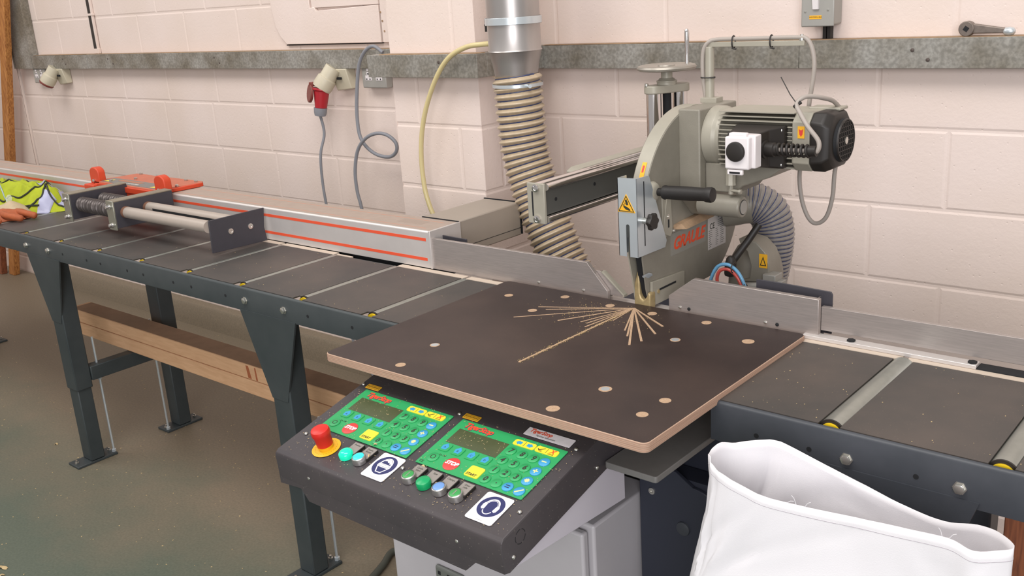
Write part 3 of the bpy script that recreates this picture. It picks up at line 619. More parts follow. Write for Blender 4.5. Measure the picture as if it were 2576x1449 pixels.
# ================================================================= fences
FY = -.887
def fence(name, x0, x1, z0, z1, y0, y1, label, poly=None, m=None):
    b = MB(); b.prism(poly or [(x0, z0), (x1, z0), (x1, z1), (x0, z1)], 1, y0, y1); return single(b.build(name, m or M_alu, bevel=.0008), label, 'fence', 'dark tabs behind the fences')
t = thing('saw_fence', (-.4, FY+.006, TZ), 'brushed aluminium fence left of the saw blade with an angled end', 'fence', 'aluminium fences and guides')
b = MB(); b.prism([(-.720, TZ+.0018), (-.41, TZ+.0018), (-.088, .9125), (-.088, .939), (-.150, 1.0075), (-.712, 1.0075), (-.720, 1.000)], 1, FY, FY+.012); b.build('plate', M_alu, t, bevel=.0008)
b = MB(); b.box(-.70, -.1, FY+.012, FY+.04, TZ+.002, TZ+.008); b.build('angle_leg', M_alu, t)
for x in (-.313, -.164):
    b = MB(); b.lathe((x, FY, TZ+.0175), (0, -1, 0), [(0, .0042), (.002, .004), (.003, .002)], seg=10); b.build('screw', M_screw, t)
t = thing('fence_guide', (-.07, -.862, .92), 'small slanted steel guide plate behind the end of the left fence beside the blade', 'fence', 'aluminium fences and guides')
b = MB(); b.prism([(-.16, TZ+.013), (-.048, TZ+.013), (-.048, .932), (-.112, .985), (-.16, .985)], 1, -.874, -.868); b.build('plate', M_alu, t, bevel=.0006)
b = MB(); b.prism([(-.049, TZ+.013), (-.045, TZ+.013), (-.045, .932), (-.109, .985), (-.116, .985), (-.049, .930)], 1, -.876, -.860); b.build('edge_flange', M_saw2, t, bevel=.0006)
t = thing('saw_fence', (.28, FY+.006, TZ), 'short thick aluminium fence right of the blade with a sloping left shoulder', 'fence', 'aluminium fences and guides')
b = MB(); b.prism([(.093, .9125), (.4705, TZ+.0018), (.470, 1.0035), (.160, 1.0065), (.093, .956)], 1, FY, FY+.014); b.build('plate', M_alu, t, bevel=.001)
for x in (.124, .149, .346, .375):
    b = MB(); b.lathe((x, FY, TZ+.0175), (0, -1, 0), [(0, .0042), (.002, .004), (.003, .002)], seg=10); b.build('screw', M_screw if x in (.124, .346) else M_dark, t)
b = MB(); b.box(.462, .464, FY+.013, FY+.030, TZ+.012, 1.003); b.build('end_edge', M_chrome, t)
t = thing('long_fence', (1.2, -.868, TZ), 'long low aluminium fence running along the back of the right table', 'fence', 'aluminium fences and guides')
b = MB(); b.box(.4705, 2.1, -.873, -.861, TZ+.017, .984); b.build('plate', M_alu, t, bevel=.0008)
b = MB(); b.box(.44, .80, -.900, -.873, TZ+.0015, TZ+.010); b.build('base_flange', M_alu2, t, bevel=.001)
b = MB(); b.box(.80, 2.0, -.898, -.866, TZ+.0013, TZ+.004); b.build('black_gap', M_dark, t)
for x in (.545, .79):
    b = MB(); b.lathe((x, -.888, TZ+.0095), (0, 0, 1), [(0, .009), (.004, .009), (.005, .004)], seg=6); b.build('clamp_screw', M_dark, t)
fence('fence_tab', -.745, -.612, TZ+.01, 1.0065, -.842, -.838, 'dark grey flat tab standing behind the left end of the left fence', m=M_graph, poly=[(-.745, TZ), (-.612, TZ), (-.612, 1.0055), (-.745, 1.008)])
fence('fence_tab', .3, .482, .9, 1.012, -.842, -.838, 'dark grey flat tab standing behind the right-hand short fence', m=M_graph, poly=[(.30, TZ), (.482, TZ), (.482, 1.004), (.478, 1.010), (.36, 1.014), (.30, 1.014)])
# ================================================================= plywood table top
PZ = .925
t = thing('plywood_top', (.02, -1.235, .905), 'square dark film-faced plywood saw table top with pale edges, round holes and fanned saw cuts', 'table top')
def rrect(x0, x1, y0, y1, r, n=6):
    out = []
    for cx, cy, a0 in ((x1-r, y0+r, -90), (x1-r, y1-r, 0), (x0+r, y1-r, 90), (x0+r, y0+r, 180)):
        for k in range(n+1): a = math.radians(a0+90*k/n); out.append((cx+r*math.cos(a), cy+r*math.sin(a)))
    return out
rp = rrect(-.412, .450, -1.543, -.9005, .014)
b = MB(); b.prism(rp, 2, .905, PZ-.0006); b.build('plywood_core', M_edge, t, bevel=.001)
b = MB(); b.prism(rrect(-.4105, .4485, -1.5415, -.901, .013), 2, PZ-.0008, PZ); b.build('dark_film', M_ply, t)
for k in (-.0075, -.004, -.0005, .003, .0065):
    b = MB(); b.prism(rrect(-.4125, .4505, -1.5435, -.90, .0145), 2, .9155+k, .9160+k); b.build('ply_layer', mat('dark_ply_line', '#AB8470', .7), t)
hr = .0115
for i, (x, y) in enumerate([(-.32, -1.003), (-.182, -.942), (-.186, -1.07), (-.04, -.945), (.083, -.946), (.226, -.94), (-.224, -1.376), (-.201, -1.505), (.224, -1.074), (.364, -1.004), (.252, -1.382), (.38, -1.368), (.222, -1.511), (.378, -1.444)]):
    b = MB(); b.cyl((x, y, PZ-.001), (x, y, PZ+.0005), hr+(.002 if i in (9, 10, 12) else 0), seg=28); hl = b.build('plug_hole', M_kerf, t)
    if i in (6, 10, 8): b = MB(); b.cyl((x, y, PZ), (x, y, PZ+.0009), hr*.78, seg=20); b.build('recessed_bolt', M_zinc, hl)
KO = Vector((.0225, -.933, 0))
for ki, (u, w) in enumerate(KERFS):
    E_ = Vector((u[0], u[1], 0)); d = (E_-KO).normalized(); nn = Vector((-d.y, d.x, 0)); s = KO+d*.001
    b = MB(); h0, h1 = PZ-.0005, PZ+.0005+.00006*ki
    b.hexa([(*(s-nn*w*.8).xy, h0), (*(E_-nn*w).xy, h0), (*(E_+nn*w).xy, h0), (*(s+nn*w*.8).xy, h0), (*(s-nn*w*.8).xy, h1), (*(E_-nn*w).xy, h1), (*(E_+nn*w).xy, h1), (*(s+nn*w*.8).xy, h1)])
    b.build('saw_cut', M_kerf, t)
# fine sawdust round the cuts
b = MB()
for i in range(1100):
    tt = random.random()**1.2; base = KO.lerp(Vector((.011, -1.355, 0)), tt) if random.random() < .75 else KO+Vector((random.gauss(-.06, .07), random.gauss(-.07, .05), 0))
    x = base.x+random.gauss(0, .0025+.002*tt); y = base.y+random.gauss(0, .003)-.002
    if y > -.925 or not -.4 < x < .44: continue
    s = random.uniform(.0002, .0006); a = random.random()*3.14
    b.box(x-s, x+s*random.uniform(1, 2), y-s, y+s, PZ+.0002, PZ+.0002+s*random.uniform(.8, 1.6))
o = b.build('sawdust', mat('yellow_sawdust', '#C9AE77', .8), None); tag(rebase(o), 'fine yellow sawdust sprinkled along the longest saw cut on the plywood top', 'sawdust', kind='stuff')
# ================================================================= radial arm saw
t = thing('radial_arm_saw', (-.15, -.49, 0), 'olive-grey radial arm saw with round blade guard, finned motor, black handle and handwheel column', 'saw')
GY, GZ, GR = -.665, 1.140, .243
def arc(a0, a1, n=40, r=GR): return [(GY+r*math.cos(math.radians(a0+(a1-a0)*i/n)), GZ+r*math.sin(math.radians(a0+(a1-a0)*i/n))) for i in range(n+1)]
cut = math.degrees(math.asin((GZ-1.094)/GR))
up = arc(-cut, 180+cut, 64)
b = MB(); b.prism(up, 0, 0.0, .042); g = b.build('upper_guard', M_saw, t, bevel=.0015, ang=30)
rim = MB(); o_ = arc(-cut, 180+cut, 64, GR+.0015); i_ = arc(-cut, 180+cut, 64, GR-.001)
rings = []
for (oy, oz), (iy, iz) in zip(o_, i_): rings.append([(.003, oy, oz), (.0405, oy, oz), (.0405, iy, iz), (.003, iy, iz)])
rim.loft(rings); rim.build('guard_rim', M_saw2, g)
# lower guard: two cheeks, closed along the rim, open slot at the front
low = [(-.884, .916), (-.900, .968), (-.913, 1.045), (-.908, 1.096)]+[( -.43, 1.096)]+[p for p in arc(-cut-2, -112, 40) if p[1] > .916]
b = MB(); b.prism(low, 0, .0345, .0385); lg = b.build('lower_guard', M_saw, t)
low2 = [(-.895, .93), (-.905, .985), (-.921, 1.05), (-.915, 1.096), (-.43, 1.096)]+[p for p in arc(-cut-2, -110, 40) if p[1] > .93]
b = MB(); b.prism(low2, 0, .0, .004); b.build('left_cheek', M_saw2, lg)
b = MB(); rr_ = []
for y, z in [p for p in arc(-cut-2, -112, 40) if p[1] > .916]:
    d = Vector((0, y-GY, z-GZ)).normalized(); rr_.append([(.002, y, z), (.0375, y, z), (.0375, y-d.y*.003, z-d.z*.003), (.002, y-d.y*.003, z-d.z*.003)])
b.loft(rr_); b.build('guard_band', M_saw, lg)
b = MB(); b.cyl((.0185, GY, GZ), (.0215, GY, GZ), .222, seg=96); b.build('saw_blade', mat('blade_steel', '#3A3733', .35, .8), t)
M_brass = mat('yellowed_steel', '#B39F74', .4, .35, noise=.2, nscale=60)
b = MB(); b.prism([(.001, .918), (.007, .910), (.015, .9075), (.034, .9075), (.044, .911), (.048, .918), (.048, .955), (.0415, .960), (.0385, .950), (.034, .942), (.027, .936), (.021, .942), (.018, .952), (.0175, 1.000), (.012, 1.012), (.009, 1.0), (.001, .972)], 1, -.8995, -.874)
b.build('nose_shoe', M_brass, lg, bevel=.004, seg=3)
b = MB(); b.prism([(-.885, .935), (-.897, .985), (-.907, 1.045), (-.903, 1.088), (-.86, 1.088), (-.86, .935)], 0, .0145, .0343); b.build('guard_shade_fill', M_dark, lg)  # dark filler plate painting the shade inside the open guard slot
b = MB(); b.prism([(-.887, .920), (-.745, .918), (-.733, .924), (-.732, .972), (-.885, .982)], 0, .0388, .0455); rk = b.build('slotted_plate', M_saw2, lg, bevel=.001)
b = MB(); b.box(.0452, .0462, -.853, -.775, .952, .957); b.tf(Matrix.Translation((0, -.81, .955)) @ Matrix.Rotation(-.0, 4, 'X') @ Matrix.Translation((0, .81, -.955))); b.build('slot', M_dark, rk)
b = MB(); b.cyl((.045, -.858, .951), (.0475, -.858, .951), .005, seg=12); b.build('slot_screw', M_brass, rk)
b = MB(); b.hexa([(.036, -.912, 1.000), (.044, -.895, 1.004), (.044, -.880, .998), (.036, -.895, .990), (.036, -.914, 1.004), (.044, -.897, 1.009), (.044, -.882, 1.003), (.036, -.897, .995)]); b.build('spring_tab', M_zinc, lg)
b = MB(); b.hexa([(.0388, -.78, 1.090), (.070, -.76, 1.090), (.070, -.62, 1.094), (.0388, -.60, 1.094), (.0388, -.78, 1.102), (.055, -.76, 1.102), (.055, -.62, 1.112), (.0388, -.60, 1.112)]); b.build('dusty_ledge', M_dust, lg)
# lettering on the lower guard
b = MB(); b.box(.0384, .0389, -.786, -.612, 1.022, 1.079); pl = b.build('name_plate', mat('plate_grey', '#8F8C83', .5), t)
text('lettering', 'GRAULE', basis((.0391, -.699, 1.049), (0, 1, .0), (0, 0, 1)), .044, M_redink, pl, bold=.0011, italic=.35, space=.92)
b = MB(); b.box(.0384, .0390, -.600, -.505, .993, 1.083); lb = b.build('rating_label', mat('label_silver', '#C6C0BC', .4), t)
text('lettering', 'CE', basis((.0391, -.578, 1.054), (0, 1, 0), (0, 0, 1)), .022, M_ink, lb, bold=.0002, ext=.0001)
text('lettering', 'GRAULE', basis((.0391, -.532, 1.075), (0, 1, 0), (0, 0, 1)), .009, M_ink, lb, bold=.0001, ext=.0001)
b = MB()
for k in range(9):
    z = 1.043-k*.0054
    for y0, w in ((-.596, .02), (-.560, .016), (-.535, .022)): b.box(.0390, .0391, y0, y0+w*random.uniform(.5, 1), z, z+.0012)
for k in range(4): b.box(.0390, .0391, -.548, -.548+random.uniform(.02, .035), 1.065-k*.0055, 1.0662-k*.0055)
b.build('small_print', M_ink, lb)
# housing
b = MB(); b.prism([(-.745, 1.165), (-.69, 1.112), (-.56, 1.112), (-.56, 1.384), (-.745, 1.384)], 0, .040, .100); hs = b.build('gear_housing', M_saw, t, bevel=.004, seg=3)
MY, MZ = -.668, 1.314
b = MB(); b.lathe((.10, MY, MZ-.003), (1, 0, 0), [(0, .0735), (.026, .0735), (.034, .068), (.043, .0675)], seg=40); b.build('flange_ring', M_saw2, t, bevel=.001)
# motor: core, fins, end ring, fan cowl
b = MB(); b.cyl((.12, MY, MZ), (.335, MY, MZ), .053, seg=32); mo = b.build('motor', M_saw, t)
b = MB()
b.box(.142, .332, MY-.060, MY+.060, MZ+.0635, MZ+.066)
for dz in [.0545, .045, .034, .022, .013, .004, -.006, -.016, -.026, -.037, -.049, -.060]:
    hwid = .064 if abs(dz) < .05 else .058
    b.box(.142, .332, MY-hwid, MY+hwid, MZ+dz-.0013, MZ+dz+.0013)
for dz in (-.064,): b.box(.142, .332, MY-.045, MY+.045, MZ+dz-.0015, MZ+dz+.0015)
b.build('cooling_fins', M_saw2, mo)
def oct_(r, x, ch=.30, dy=0):
    c = r*ch; pts = [(r, -r+c), (r, r-c), (r-c, r), (-r+c, r), (-r, r-c), (-r, -r+c), (-r+c, -r), (r-c, -r)]
    return [(x, MY+p[0]+dy, MZ+p[1]) for p in pts]
b = MB(); b.loft([oct_(.065, .330), oct_(.067, .333), oct_(.067, .372)]); b.build('end_ring', M_saw2, mo, bevel=.003, ang=25)
b = MB(); b.loft([oct_(.067, .3725), oct_(.067, .400, .35), oct_(.061, .414, .42), oct_(.054, .420, .5)]); cw = b.build('fan_cowl', M_black, mo, bevel=.004, seg=3, ang=30)
b = MB(); b.lathe((.418, MY, MZ), (1, 0, 0), [(0, .050), (.009, .048), (.0095, .0475)], seg=40); b.build('grille_disc', M_dark, cw)
b = MB()
for k in range(-4, 5):
    q = k*.0105; hh = math.sqrt(.047**2-q*q)
    b.box(.4275, .4305, MY+q-.0011, MY+q+.0011, MZ-hh, MZ+hh); b.box(.4275, .4305, MY-hh, MY+hh, MZ+q-.0011, MZ+q+.0011)
b.lathe((.4275, MY, MZ), (1, 0, 0), [(0, .049), (.0035, .048), (.0035, .0455), (0, .0455)], seg=40, cap=False)
b.build('grille', M_black, cw); b = MB(); b.lathe((.4275, MY, MZ), (1, 0, 0), [(0, .0085), (.004, .0085), (.005, .006)], seg=16); b.build('grille_screw', M_screw, cw)
b = MB(); b.box(.335, .41, MY+.01, MY+.055, MZ+.064, MZ+.071); b.build('lifting_pad', M_saw2, mo, bevel=.002)
b = MB(); b.box(.345, .361, MY-.0688, MY-.0675, 1.325, 1.352); b.build('arrow_sticker', M_yel2, mo)
b = MB(); b.prism([(.348, 1.346), (.353, 1.343), (.358, 1.346), (.3565, 1.334), (.353, 1.329), (.3495, 1.334)], 1, MY-.0692, MY-.0688); b.build('arrow_mark', M_red, mo)
b = MB(); b.prism([(.10, 1.252), (.30, 1.250), (.27, 1.226), (.20, 1.200), (.185, 1.182), (.10, 1.182)], 1, -.72, -.60); b.build('motor_bracket', M_saw, t, bevel=.003)
# terminal box and switch
b = MB(); b.loft([[(.195, -.728, 1.255), (.318, -.728, 1.255), (.318, -.728, 1.352), (.195, -.728, 1.352)], [(.195, -.745, 1.255), (.318, -.745, 1.255), (.318, -.745, 1.352), (.195, -.745, 1.352)], [(.205, -.775, 1.262), (.295, -.775, 1.262), (.295, -.775, 1.348), (.205, -.775, 1.348)], [(.215, -.822, 1.27), (.290, -.822, 1.27), (.290, -.822, 1.345), (.215, -.822, 1.345)]])
tb = b.build('terminal_box', M_black, t, bevel=.003, seg=3, ang=30)
for x, z in ((.308, 1.343), (.308, 1.264)):
    b = MB(); b.lathe((x, -.744, z), (0, -1, 0), [(0, .0065), (.007, .0065), (.009, .003)], seg=14); b.build('screw', M_screw, tb)
b = MB(); b.box(.235, .300, -.852, -.822, 1.272, 1.346); sw = b.build('switch_body', M_whitepl, tb, bevel=.003, seg=3)
b = MB(); b.box(.233, .292, -.868, -.849, 1.271, 1.344); b.box(.240, .283, -.864, -.846, 1.340, 1.352); b.build('switch_lid', M_whitepl, tb, bevel=.004, seg=3)
b = MB(); b.loft([[(.238, -.866, 1.270), (.276, -.866, 1.270), (.276, -.866, 1.258), (.238, -.866, 1.258)], [(.238, -.858, 1.270), (.276, -.858, 1.270), (.276, -.858, 1.258), (.238, -.858, 1.258)]])
b.build('latch', M_whitepl, tb, bevel=.002); b = MB(); b.box(.244, .270, -.8665, -.866, 1.261, 1.2655); b.build('latch_slot', M_dark, tb)
b = MB(); b.lathe((.2605, -.868, 1.311), (0, -1, 0), [(0, .0225), (.003, .0225), (.006, .021), (.0075, .017)], seg=36); b.build('round_button', M_black, tb)
b = MB(); b.lathe((.290, -.79, 1.306), (1, 0, 0), [(0, .021), (.006, .021), (.007, .0165), (.026, .0165), (.028, .014), (.036, .014)], seg=20); gl = b.build('cable_gland', M_black, tb)
b = MB(); P = [(.322+.078*i/140, -.79+.0125*math.cos(i*.314*1.0), 1.307+.0125*math.sin(i*.314)) for i in range(141)]; b.tube(P, .0032, seg=8); b.build('bend_protector', M_black, tb)
b = MB(); b.cyl((.396, -.79, 1.307), (.414, -.79, 1.308), .012, seg=16); b.build('protector_end', M_black, tb)
# cable bracket
b = MB(); b.cyl((.046, -.60, 1.38), (.046, -.60, 1.520), .0115, seg=16); b.box(.036, .297, -.606, -.594, 1.519, 1.531); b.box(.03, .075, -.62, -.585, 1.383, 1.396); b.build('cable_bracket', M_saw2, t, bevel=.001)
b = MB(); b.lathe((.288, -.60, 1.531), (0, 0, 1), [(0, .007), (.006, .007), (.007, .004), (.014, .004)], seg=10); b.build('bracket_screw', M_screw, t)
b = MB(); cab = [(.30, -.79, 1.306), (.40, -.79, 1.3075), (.416, -.79, 1.309), (.4165, -.788, 1.330), (.391, -.785, 1.359), (.366, -.77, 1.385), (.350, -.755, 1.405), (.362, -.735, 1.418), (.385, -.70, 1.412), (.392, -.64, 1.392), (.388, -.585, 1.34), (.372, -.585, 1.228), (.368, -.585, 1.163), (.354, -.585, 1.112), (.329, -.585, 1.093), (.307, -.585, 1.108), (.289, -.585, 1.156), (.284, -.585, 1.224), (.300, -.580, 1.31), (.307, -.595, 1.376), (.320, -.60, 1.459), (.316, -.60, 1.505), (.300, -.60, 1.534), (.27, -.60, 1.538), (.15, -.60, 1.5375), (.07, -.60, 1.537), (.045, -.606, 1.530), (.032, -.608, 1.505), (.030, -.606, 1.45), (.034, -.60, 1.395)]
b.tube(spline(cab, 8), .0052, seg=10); b.build('cable', M_gcable2, t)
for c, ax in (((.112, -.6, 1.530), 'x'), ((.212, -.6, 1.530), 'x'), ((.042, -.602, 1.445), 'z')):
    b = MB(); c = Vector(c); P = []
    for i in range(16):
        a = 2*math.pi*i/16; P.append(c+(Vector((0, math.cos(a)*.009, math.sin(a)*.015)) if ax == 'x' else Vector((math.cos(a)*.018, math.sin(a)*.014, 0))))
    b.tube(P, .0018, seg=6, closed=True); b.cyl(c+Vector((0, -.008, -.014)), c+Vector((.012, -.010, -.016)), .002, seg=6) if ax == 'x' else b.cyl(c+Vector((.015, -.012, 0)), c+Vector((.028, -.015, .001)), .002, seg=6)
    b.build('zip_tie', M_black, t)
b = MB(); b.tube([(.352, -.756, 1.403), (.335, -.757, 1.425), (.313, -.758, 1.463)], .0011, seg=6); b.cyl((.347, -.762, 1.398), (.357, -.750, 1.408), .0045, seg=8); b.build('zip_tie_tail', M_black, t)
# lower cylinder with end cap, grease fitting
b = MB(); b.lathe((.09, -.722, 1.150), (1, 0, 0), [(0, .027), (.110, .027), (.114, .024)], seg=36); lc = b.build('pivot_cylinder', M_saw, t, bevel=.001)
b = MB(); b.lathe((.2035, -.722, 1.150), (1, 0, 0), [(0, .0185), (.0012, .0185)], seg=28); b.build('dark_ring', M_dark, lc); b = MB(); b.lathe((.2045, -.722, 1.150), (1, 0, 0), [(0, .017), (.001, .017)], seg=28); b.build('end_cap', M_sockg, lc)
b = MB(); b.lathe((.178, -.735, 1.245), (0, 0, -1), [(0, .012), (.035, .012), (.036, .0125), (.04, .0125), (.041, .006), (.062, .006)], seg=8); b.cyl((.180, -.738, 1.193), (.208, -.742, 1.192), .0035, seg=8); b.lathe((.203, -.742, 1.192), (1, 0, 0), [(0, .006), (.006, .006)], seg=6); b.build('hex_fitting', M_saw2, t)
# handle
b = MB(); b.lathe((.030, -.872, 1.203), (1, 0, 0), [(0, .026), (.014, .0265), (.022, .022), (.026, .014)], seg=28); b.build('handle_boss', M_saw2, t)
b = MB(); b.lathe((.045, -.865, 1.203), (1, 0, .03), [(0, .0095), (.026, .0095), (.026, .016), (.03, .0175), (.036, .016), (.05, .0163), (.10, .0168), (.135, .0155), (.142, .0175), (.152, .0182), (.157, .0165), (.158, .012)], seg=32); b.build('handle_grip', mat('black_rubber', '#211E1C', .55, bump=.15, bscale=300), t)
b = MB(); b.box(.042, .0455, -.832, -.812, 1.080, 1.200); b.prism([(-.835, 1.092), (-.800, 1.078), (-.790, 1.090), (-.797, 1.18), (-.812, 1.19)], 0, .0455, .048); b.build('link_plate', M_saw2, t, bevel=.0008)
b = MB(); b.box(.0485, .0492, -.812, -.807, 1.103, 1.123); b.box(.0485, .0492, -.812, -.807, 1.175, 1.187); b.build('link_slot', M_dark, t)
for y, z in ((-.811, 1.131), (-.838, 1.082), (-.785, 1.089)):
    b = MB(); b.lathe((.045, y, z), (1, 0, 0), [(0, .006), (.004, .006), (.0042, .003), (.006, .003)], seg=14); b.build('link_screw', M_screw, t)
# dust spout and hose
b = MB(); b.lathe((.040, -.50, 1.10), (1, .30, .0), [(0, .062), (.03, .058), (.05, .053), (.075, .050)], seg=32); b.build('dust_spout', M_saw, t)
th = helix_hose('saw_dust_hose', [(.085, -.485, 1.105), (.112, -.47, 1.100), (.140, -.455, 1.075), (.152, -.45, 1.03), (.150, -.45, .975), (.140, -.45, .915), (.122, -.45, .84), (.10, -.45, .74)], .0535, .0105, 'clear ribbed hose with blue wire curving down behind the saw from its dust spout', amp=.004, wire=.0012, wall=M_hose2)
# arm
b = MB(); b.box(-.152, -.142, -1.05, -.45, 1.163, 1.230); am = b.build('arm_web', mat('dark_grey_rail', '#6E6E6A', .35, .5), t, bevel=.001)
for x in (-.134, -.168):
    for z in (1.236, 1.158):
        b = MB(); b.cyl((x, -1.056, z), (x, -.45, z), .0085, seg=20); b.build('chrome_rod', M_chrome, am)
b = MB(); b.box(-.152, -.142, -1.05, -.45, 1.228, 1.241); b.box(-.152, -.142, -1.05, -.45, 1.153, 1.166); b.build('rod_seat', M_black, am)
b = MB(); b.box(-.186, -.134, -1.064, -1.056, 1.147, 1.245); ep = b.build('end_plate', M_saw2, am, bevel=.0015)
b = MB(); b.box(-.172, -.168, -1.0646, -1.063, 1.165, 1.225); b.build('end_slot', M_dark, ep)
for z in (1.234, 1.158):
    b = MB(); b.lathe((-.157, -1.064, z), (0, -1, 0), [(0, .0095), (.005, .0095), (.0055, .006), (.004, .005)], seg=14); b.build('cap_screw', M_chrome, ep)
for y, z in ((-1.01, 1.198), (-.85, 1.205)):
    b = MB(); b.cyl((-.1425, y, z), (-.141, y, z), .0045, seg=12); b.build('web_hole', M_dark, am)
b = MB(); b.prism([(-.83, 1.218), (-.45, 1.218), (-.45, 1.236), (-.81, 1.236), (-.83, 1.228)], 0, -.245, -.205); b.build('upper_cover', M_saw2, t, bevel=.002)
b = MB(); b.box(-.128, -.004, -.62, -.50, 1.13, 1.24); b.build('carriage_block', M_saw, t, bevel=.006)
# column with handwheel
for x, y in ((-.168, -.525), (-.130, -.452)):
    b = MB(); b.cyl((x, y, .02), (x, y, 1.395), .0205, seg=24); b.build('column_tube', M_chrome, t)
b = MB(); b.cyl((-.149, -.488, .02), (-.149, -.488, 1.40), .012, seg=12); b.build('lead_screw', M_dark, t)
b = MB()
def capsule(cx, cy, dx, dy, r, n=10):
    a = math.atan2(dy, dx); out = []
    for s in (1, -1):
        for k in range(n+1):
            q = a+(-math.pi/2+math.pi*k/n)+(0 if s > 0 else math.pi); out.append((cx+s*dx+r*math.cos(q), cy+s*dy+r*math.sin(q)))
    return out
b.prism(capsule(-.149, -.488, .019, .0365, .026), 2, 1.392, 1.414); b.build('column_yoke', M_saw2, t, bevel=.003, seg=3, ang=30)
b = MB(); b.lathe((-.149, -.488, 1.412), (0, 0, 1), [(0, .027), (.008, .027), (.009, .028), (.012, .028), (.013, .024), (.018, .020), (.019, .0155), (.046, .0155), (.046, .02)], seg=28); b.build('collar', M_saw2, t)
b = MB(); b.lathe((-.178, -.545, 1.414), (0, 0, 1), [(0, .006), (.006, .006), (.007, .004)], seg=10); b.build('yoke_screw', M_screw, t)
b = MB(); b.lathe((-.149, -.488, 1.452), (0, 0, 1), [(0, .074), (.002, .079), (.007, .081), (.012, .078), (.0145, .070), (.012, .060), (.011, .024), (.014, .022), (.014, .0)][:-1], seg=56); hw = b.build('handwheel', mat('dusty_handwheel', '#9A948A', .4, .4, noise=.08), t)
b = MB(); b.lathe((-.118, -.432, 1.462), (0, 0, 1), [(0, .006), (.01, .005), (.03, .0048), (.06, .0062), (.082, .007), (.09, .006), (.094, .003)], seg=16); b.build('wheel_handle', M_chrome, hw)
# swivel, clamp lever and pneumatics behind the right fence
b = MB(); b.lathe((.142, -.53, .80), (0, 0, 1), [(0, .075), (.14, .070), (.175, .062), (.20, .048), (.21, .026)], seg=36); b.build('swivel_base', M_saw, t)
b = MB(); b.prism([(.145, .93), (.225, .935), (.226, .985), (.215, 1.015), (.19, 1.038), (.16, 1.045), (.14, 1.043), (.145, 1.03), (.165, 1.01), (.175, .975), (.172, .94)], 1, -.625, -.56); cp = b.build('swivel_cheek', M_saw, t, bevel=.003, ang=30)
b = MB(); b.box(.199, .221, -.6265, -.625, .974, 1.010); b.build('warning_sticker', M_yel2, cp); b = MB(); b.prism([(.2015, .980), (.2185, .980), (.210, 1.004)], 1, -.6272, -.6265); b.build('triangle', M_ink, cp); b = MB(); b.prism([(.2045, .982), (.2155, .982), (.210, .998)], 1, -.6276, -.6272); b.build('triangle_fill', M_yel2, cp)
b = MB(); b.tube([(.165, -.70, 1.005), (.195, -.68, 1.055), (.215, -.66, 1.095)], .009, seg=12); b.lathe((.158, -.705, .968), (.12, 0, 1), [(0, .012), (.004, .0135), (.03, .0145), (.045, .012), (.05, .008)], seg=16); b.build('clamp_lever', M_black, t)
b = MB(); b.cyl((.175, -.66, .93), (.245, -.66, .94), .010, seg=10); b.box(.215, .25, -.64, -.60, .925, .962); b.box(.235, .262, -.63, -.60, .915, .945); b.build('clamp_block', M_sockg, t, bevel=.002)
b = MB(); b.tube(spline([(.150, -.80, .89), (.153, -.80, .94), (.160, -.80, .985), (.178, -.80, 1.018), (.205, -.80, 1.026), (.230, -.80, 1.012), (.247, -.80, .985), (.258, -.80, .95), (.262, -.80, .915)]), .0042); b.build('blue_air_tube', mat('blue_tube', '#5C8FB0', .25), t)
b = MB(); b.tube(spline([(.232, -.79, .93), (.205, -.795, .942), (.186, -.80, .960), (.176, -.80, .985), (.184, -.80, 1.008), (.206, -.80, 1.014), (.228, -.80, 1.0), (.242, -.80, .975), (.252, -.80, .945), (.256, -.80, .915)]), .0042); b.build('red_air_tube', mat('red_tube', '#A8463E', .25), t)
b = MB()
for p in ((.220, -.80, 1.020), (.250, -.80, .972)):
    b.tube([Vector(p)+Vector((0, math.cos(a)*.012, math.sin(a)*.012)) for a in [2*math.pi*i/12 for i in range(12)]], .0014, seg=6, closed=True)
b.build('tube_tie', M_black, t)
b = MB(); b.lathe((.262, -.80, .905), (0, 0, 1), [(0, .010), (.02, .010), (.024, .007)], seg=8); b.cyl((.21, -.80, .927), (.235, -.80, .915), .008, seg=10); b.box(.23, .30, -.82, -.785, .895, .916); b.build('air_fitting', M_sockg, t, bevel=.001)
# zinc front guard ---------------------------------------------------------
b = MB(); sl = [(.0235+.005*0+.0, 1.062)]
fp = [(.0015, 1.062), (.0225, 1.062), (.0225, 1.136)]+[(.0275-.005*math.cos(a), 1.136+.005*math.sin(a)) for a in [math.pi*k/8 for k in range(1, 8)]]+[(.0325, 1.136), (.0325, 1.062), (.0545, 1.062), (.0545, 1.252), (.0015, 1.250)]
b.prism(fp, 1, -.957, -.9555); fz = b.build('front_shield', M_zinc, t, ang=30)
b = MB(); b.prism([(-.957, 1.062), (-.836, 1.060), (-.829, 1.076), (-.902, 1.250), (-.957, 1.252)], 0, .0530, .0545); b.build('side_flange', M_zinc, fz, bevel=.0005)
b = MB(); b.prism([(-.957, 1.062), (-.90, 1.062), (-.92, 1.250), (-.957, 1.250)], 0, .0015, .003); b.build('left_flange', M_zinc, fz)
b = MB(); b.box(.0542, .0549, -.9275, -.924, 1.084, 1.240); b.build('thin_slot', M_dark, fz)
b = MB(); b.cyl((.0545, -.930, 1.147), (.0665, -.930, 1.147), .008, seg=16); b.build('knob_stem', M_screw, fz)
b = MB(); n = 42; pf = []
for i in range(n):
    a = 2*math.pi*i/n; pf.append(.0195+.0022*math.cos(6*a))
b.loft([[(x, -.930+k*pf[i]*math.cos(2*math.pi*i/n), 1.147+k*pf[i]*math.sin(2*math.pi*i/n)) for i in range(n)] for x, k in ((.066, .4), (.072, .55), (.074, .96), (.082, 1.), (.085, .9), (.085, .3))]); b.build('star_knob', M_black, fz)
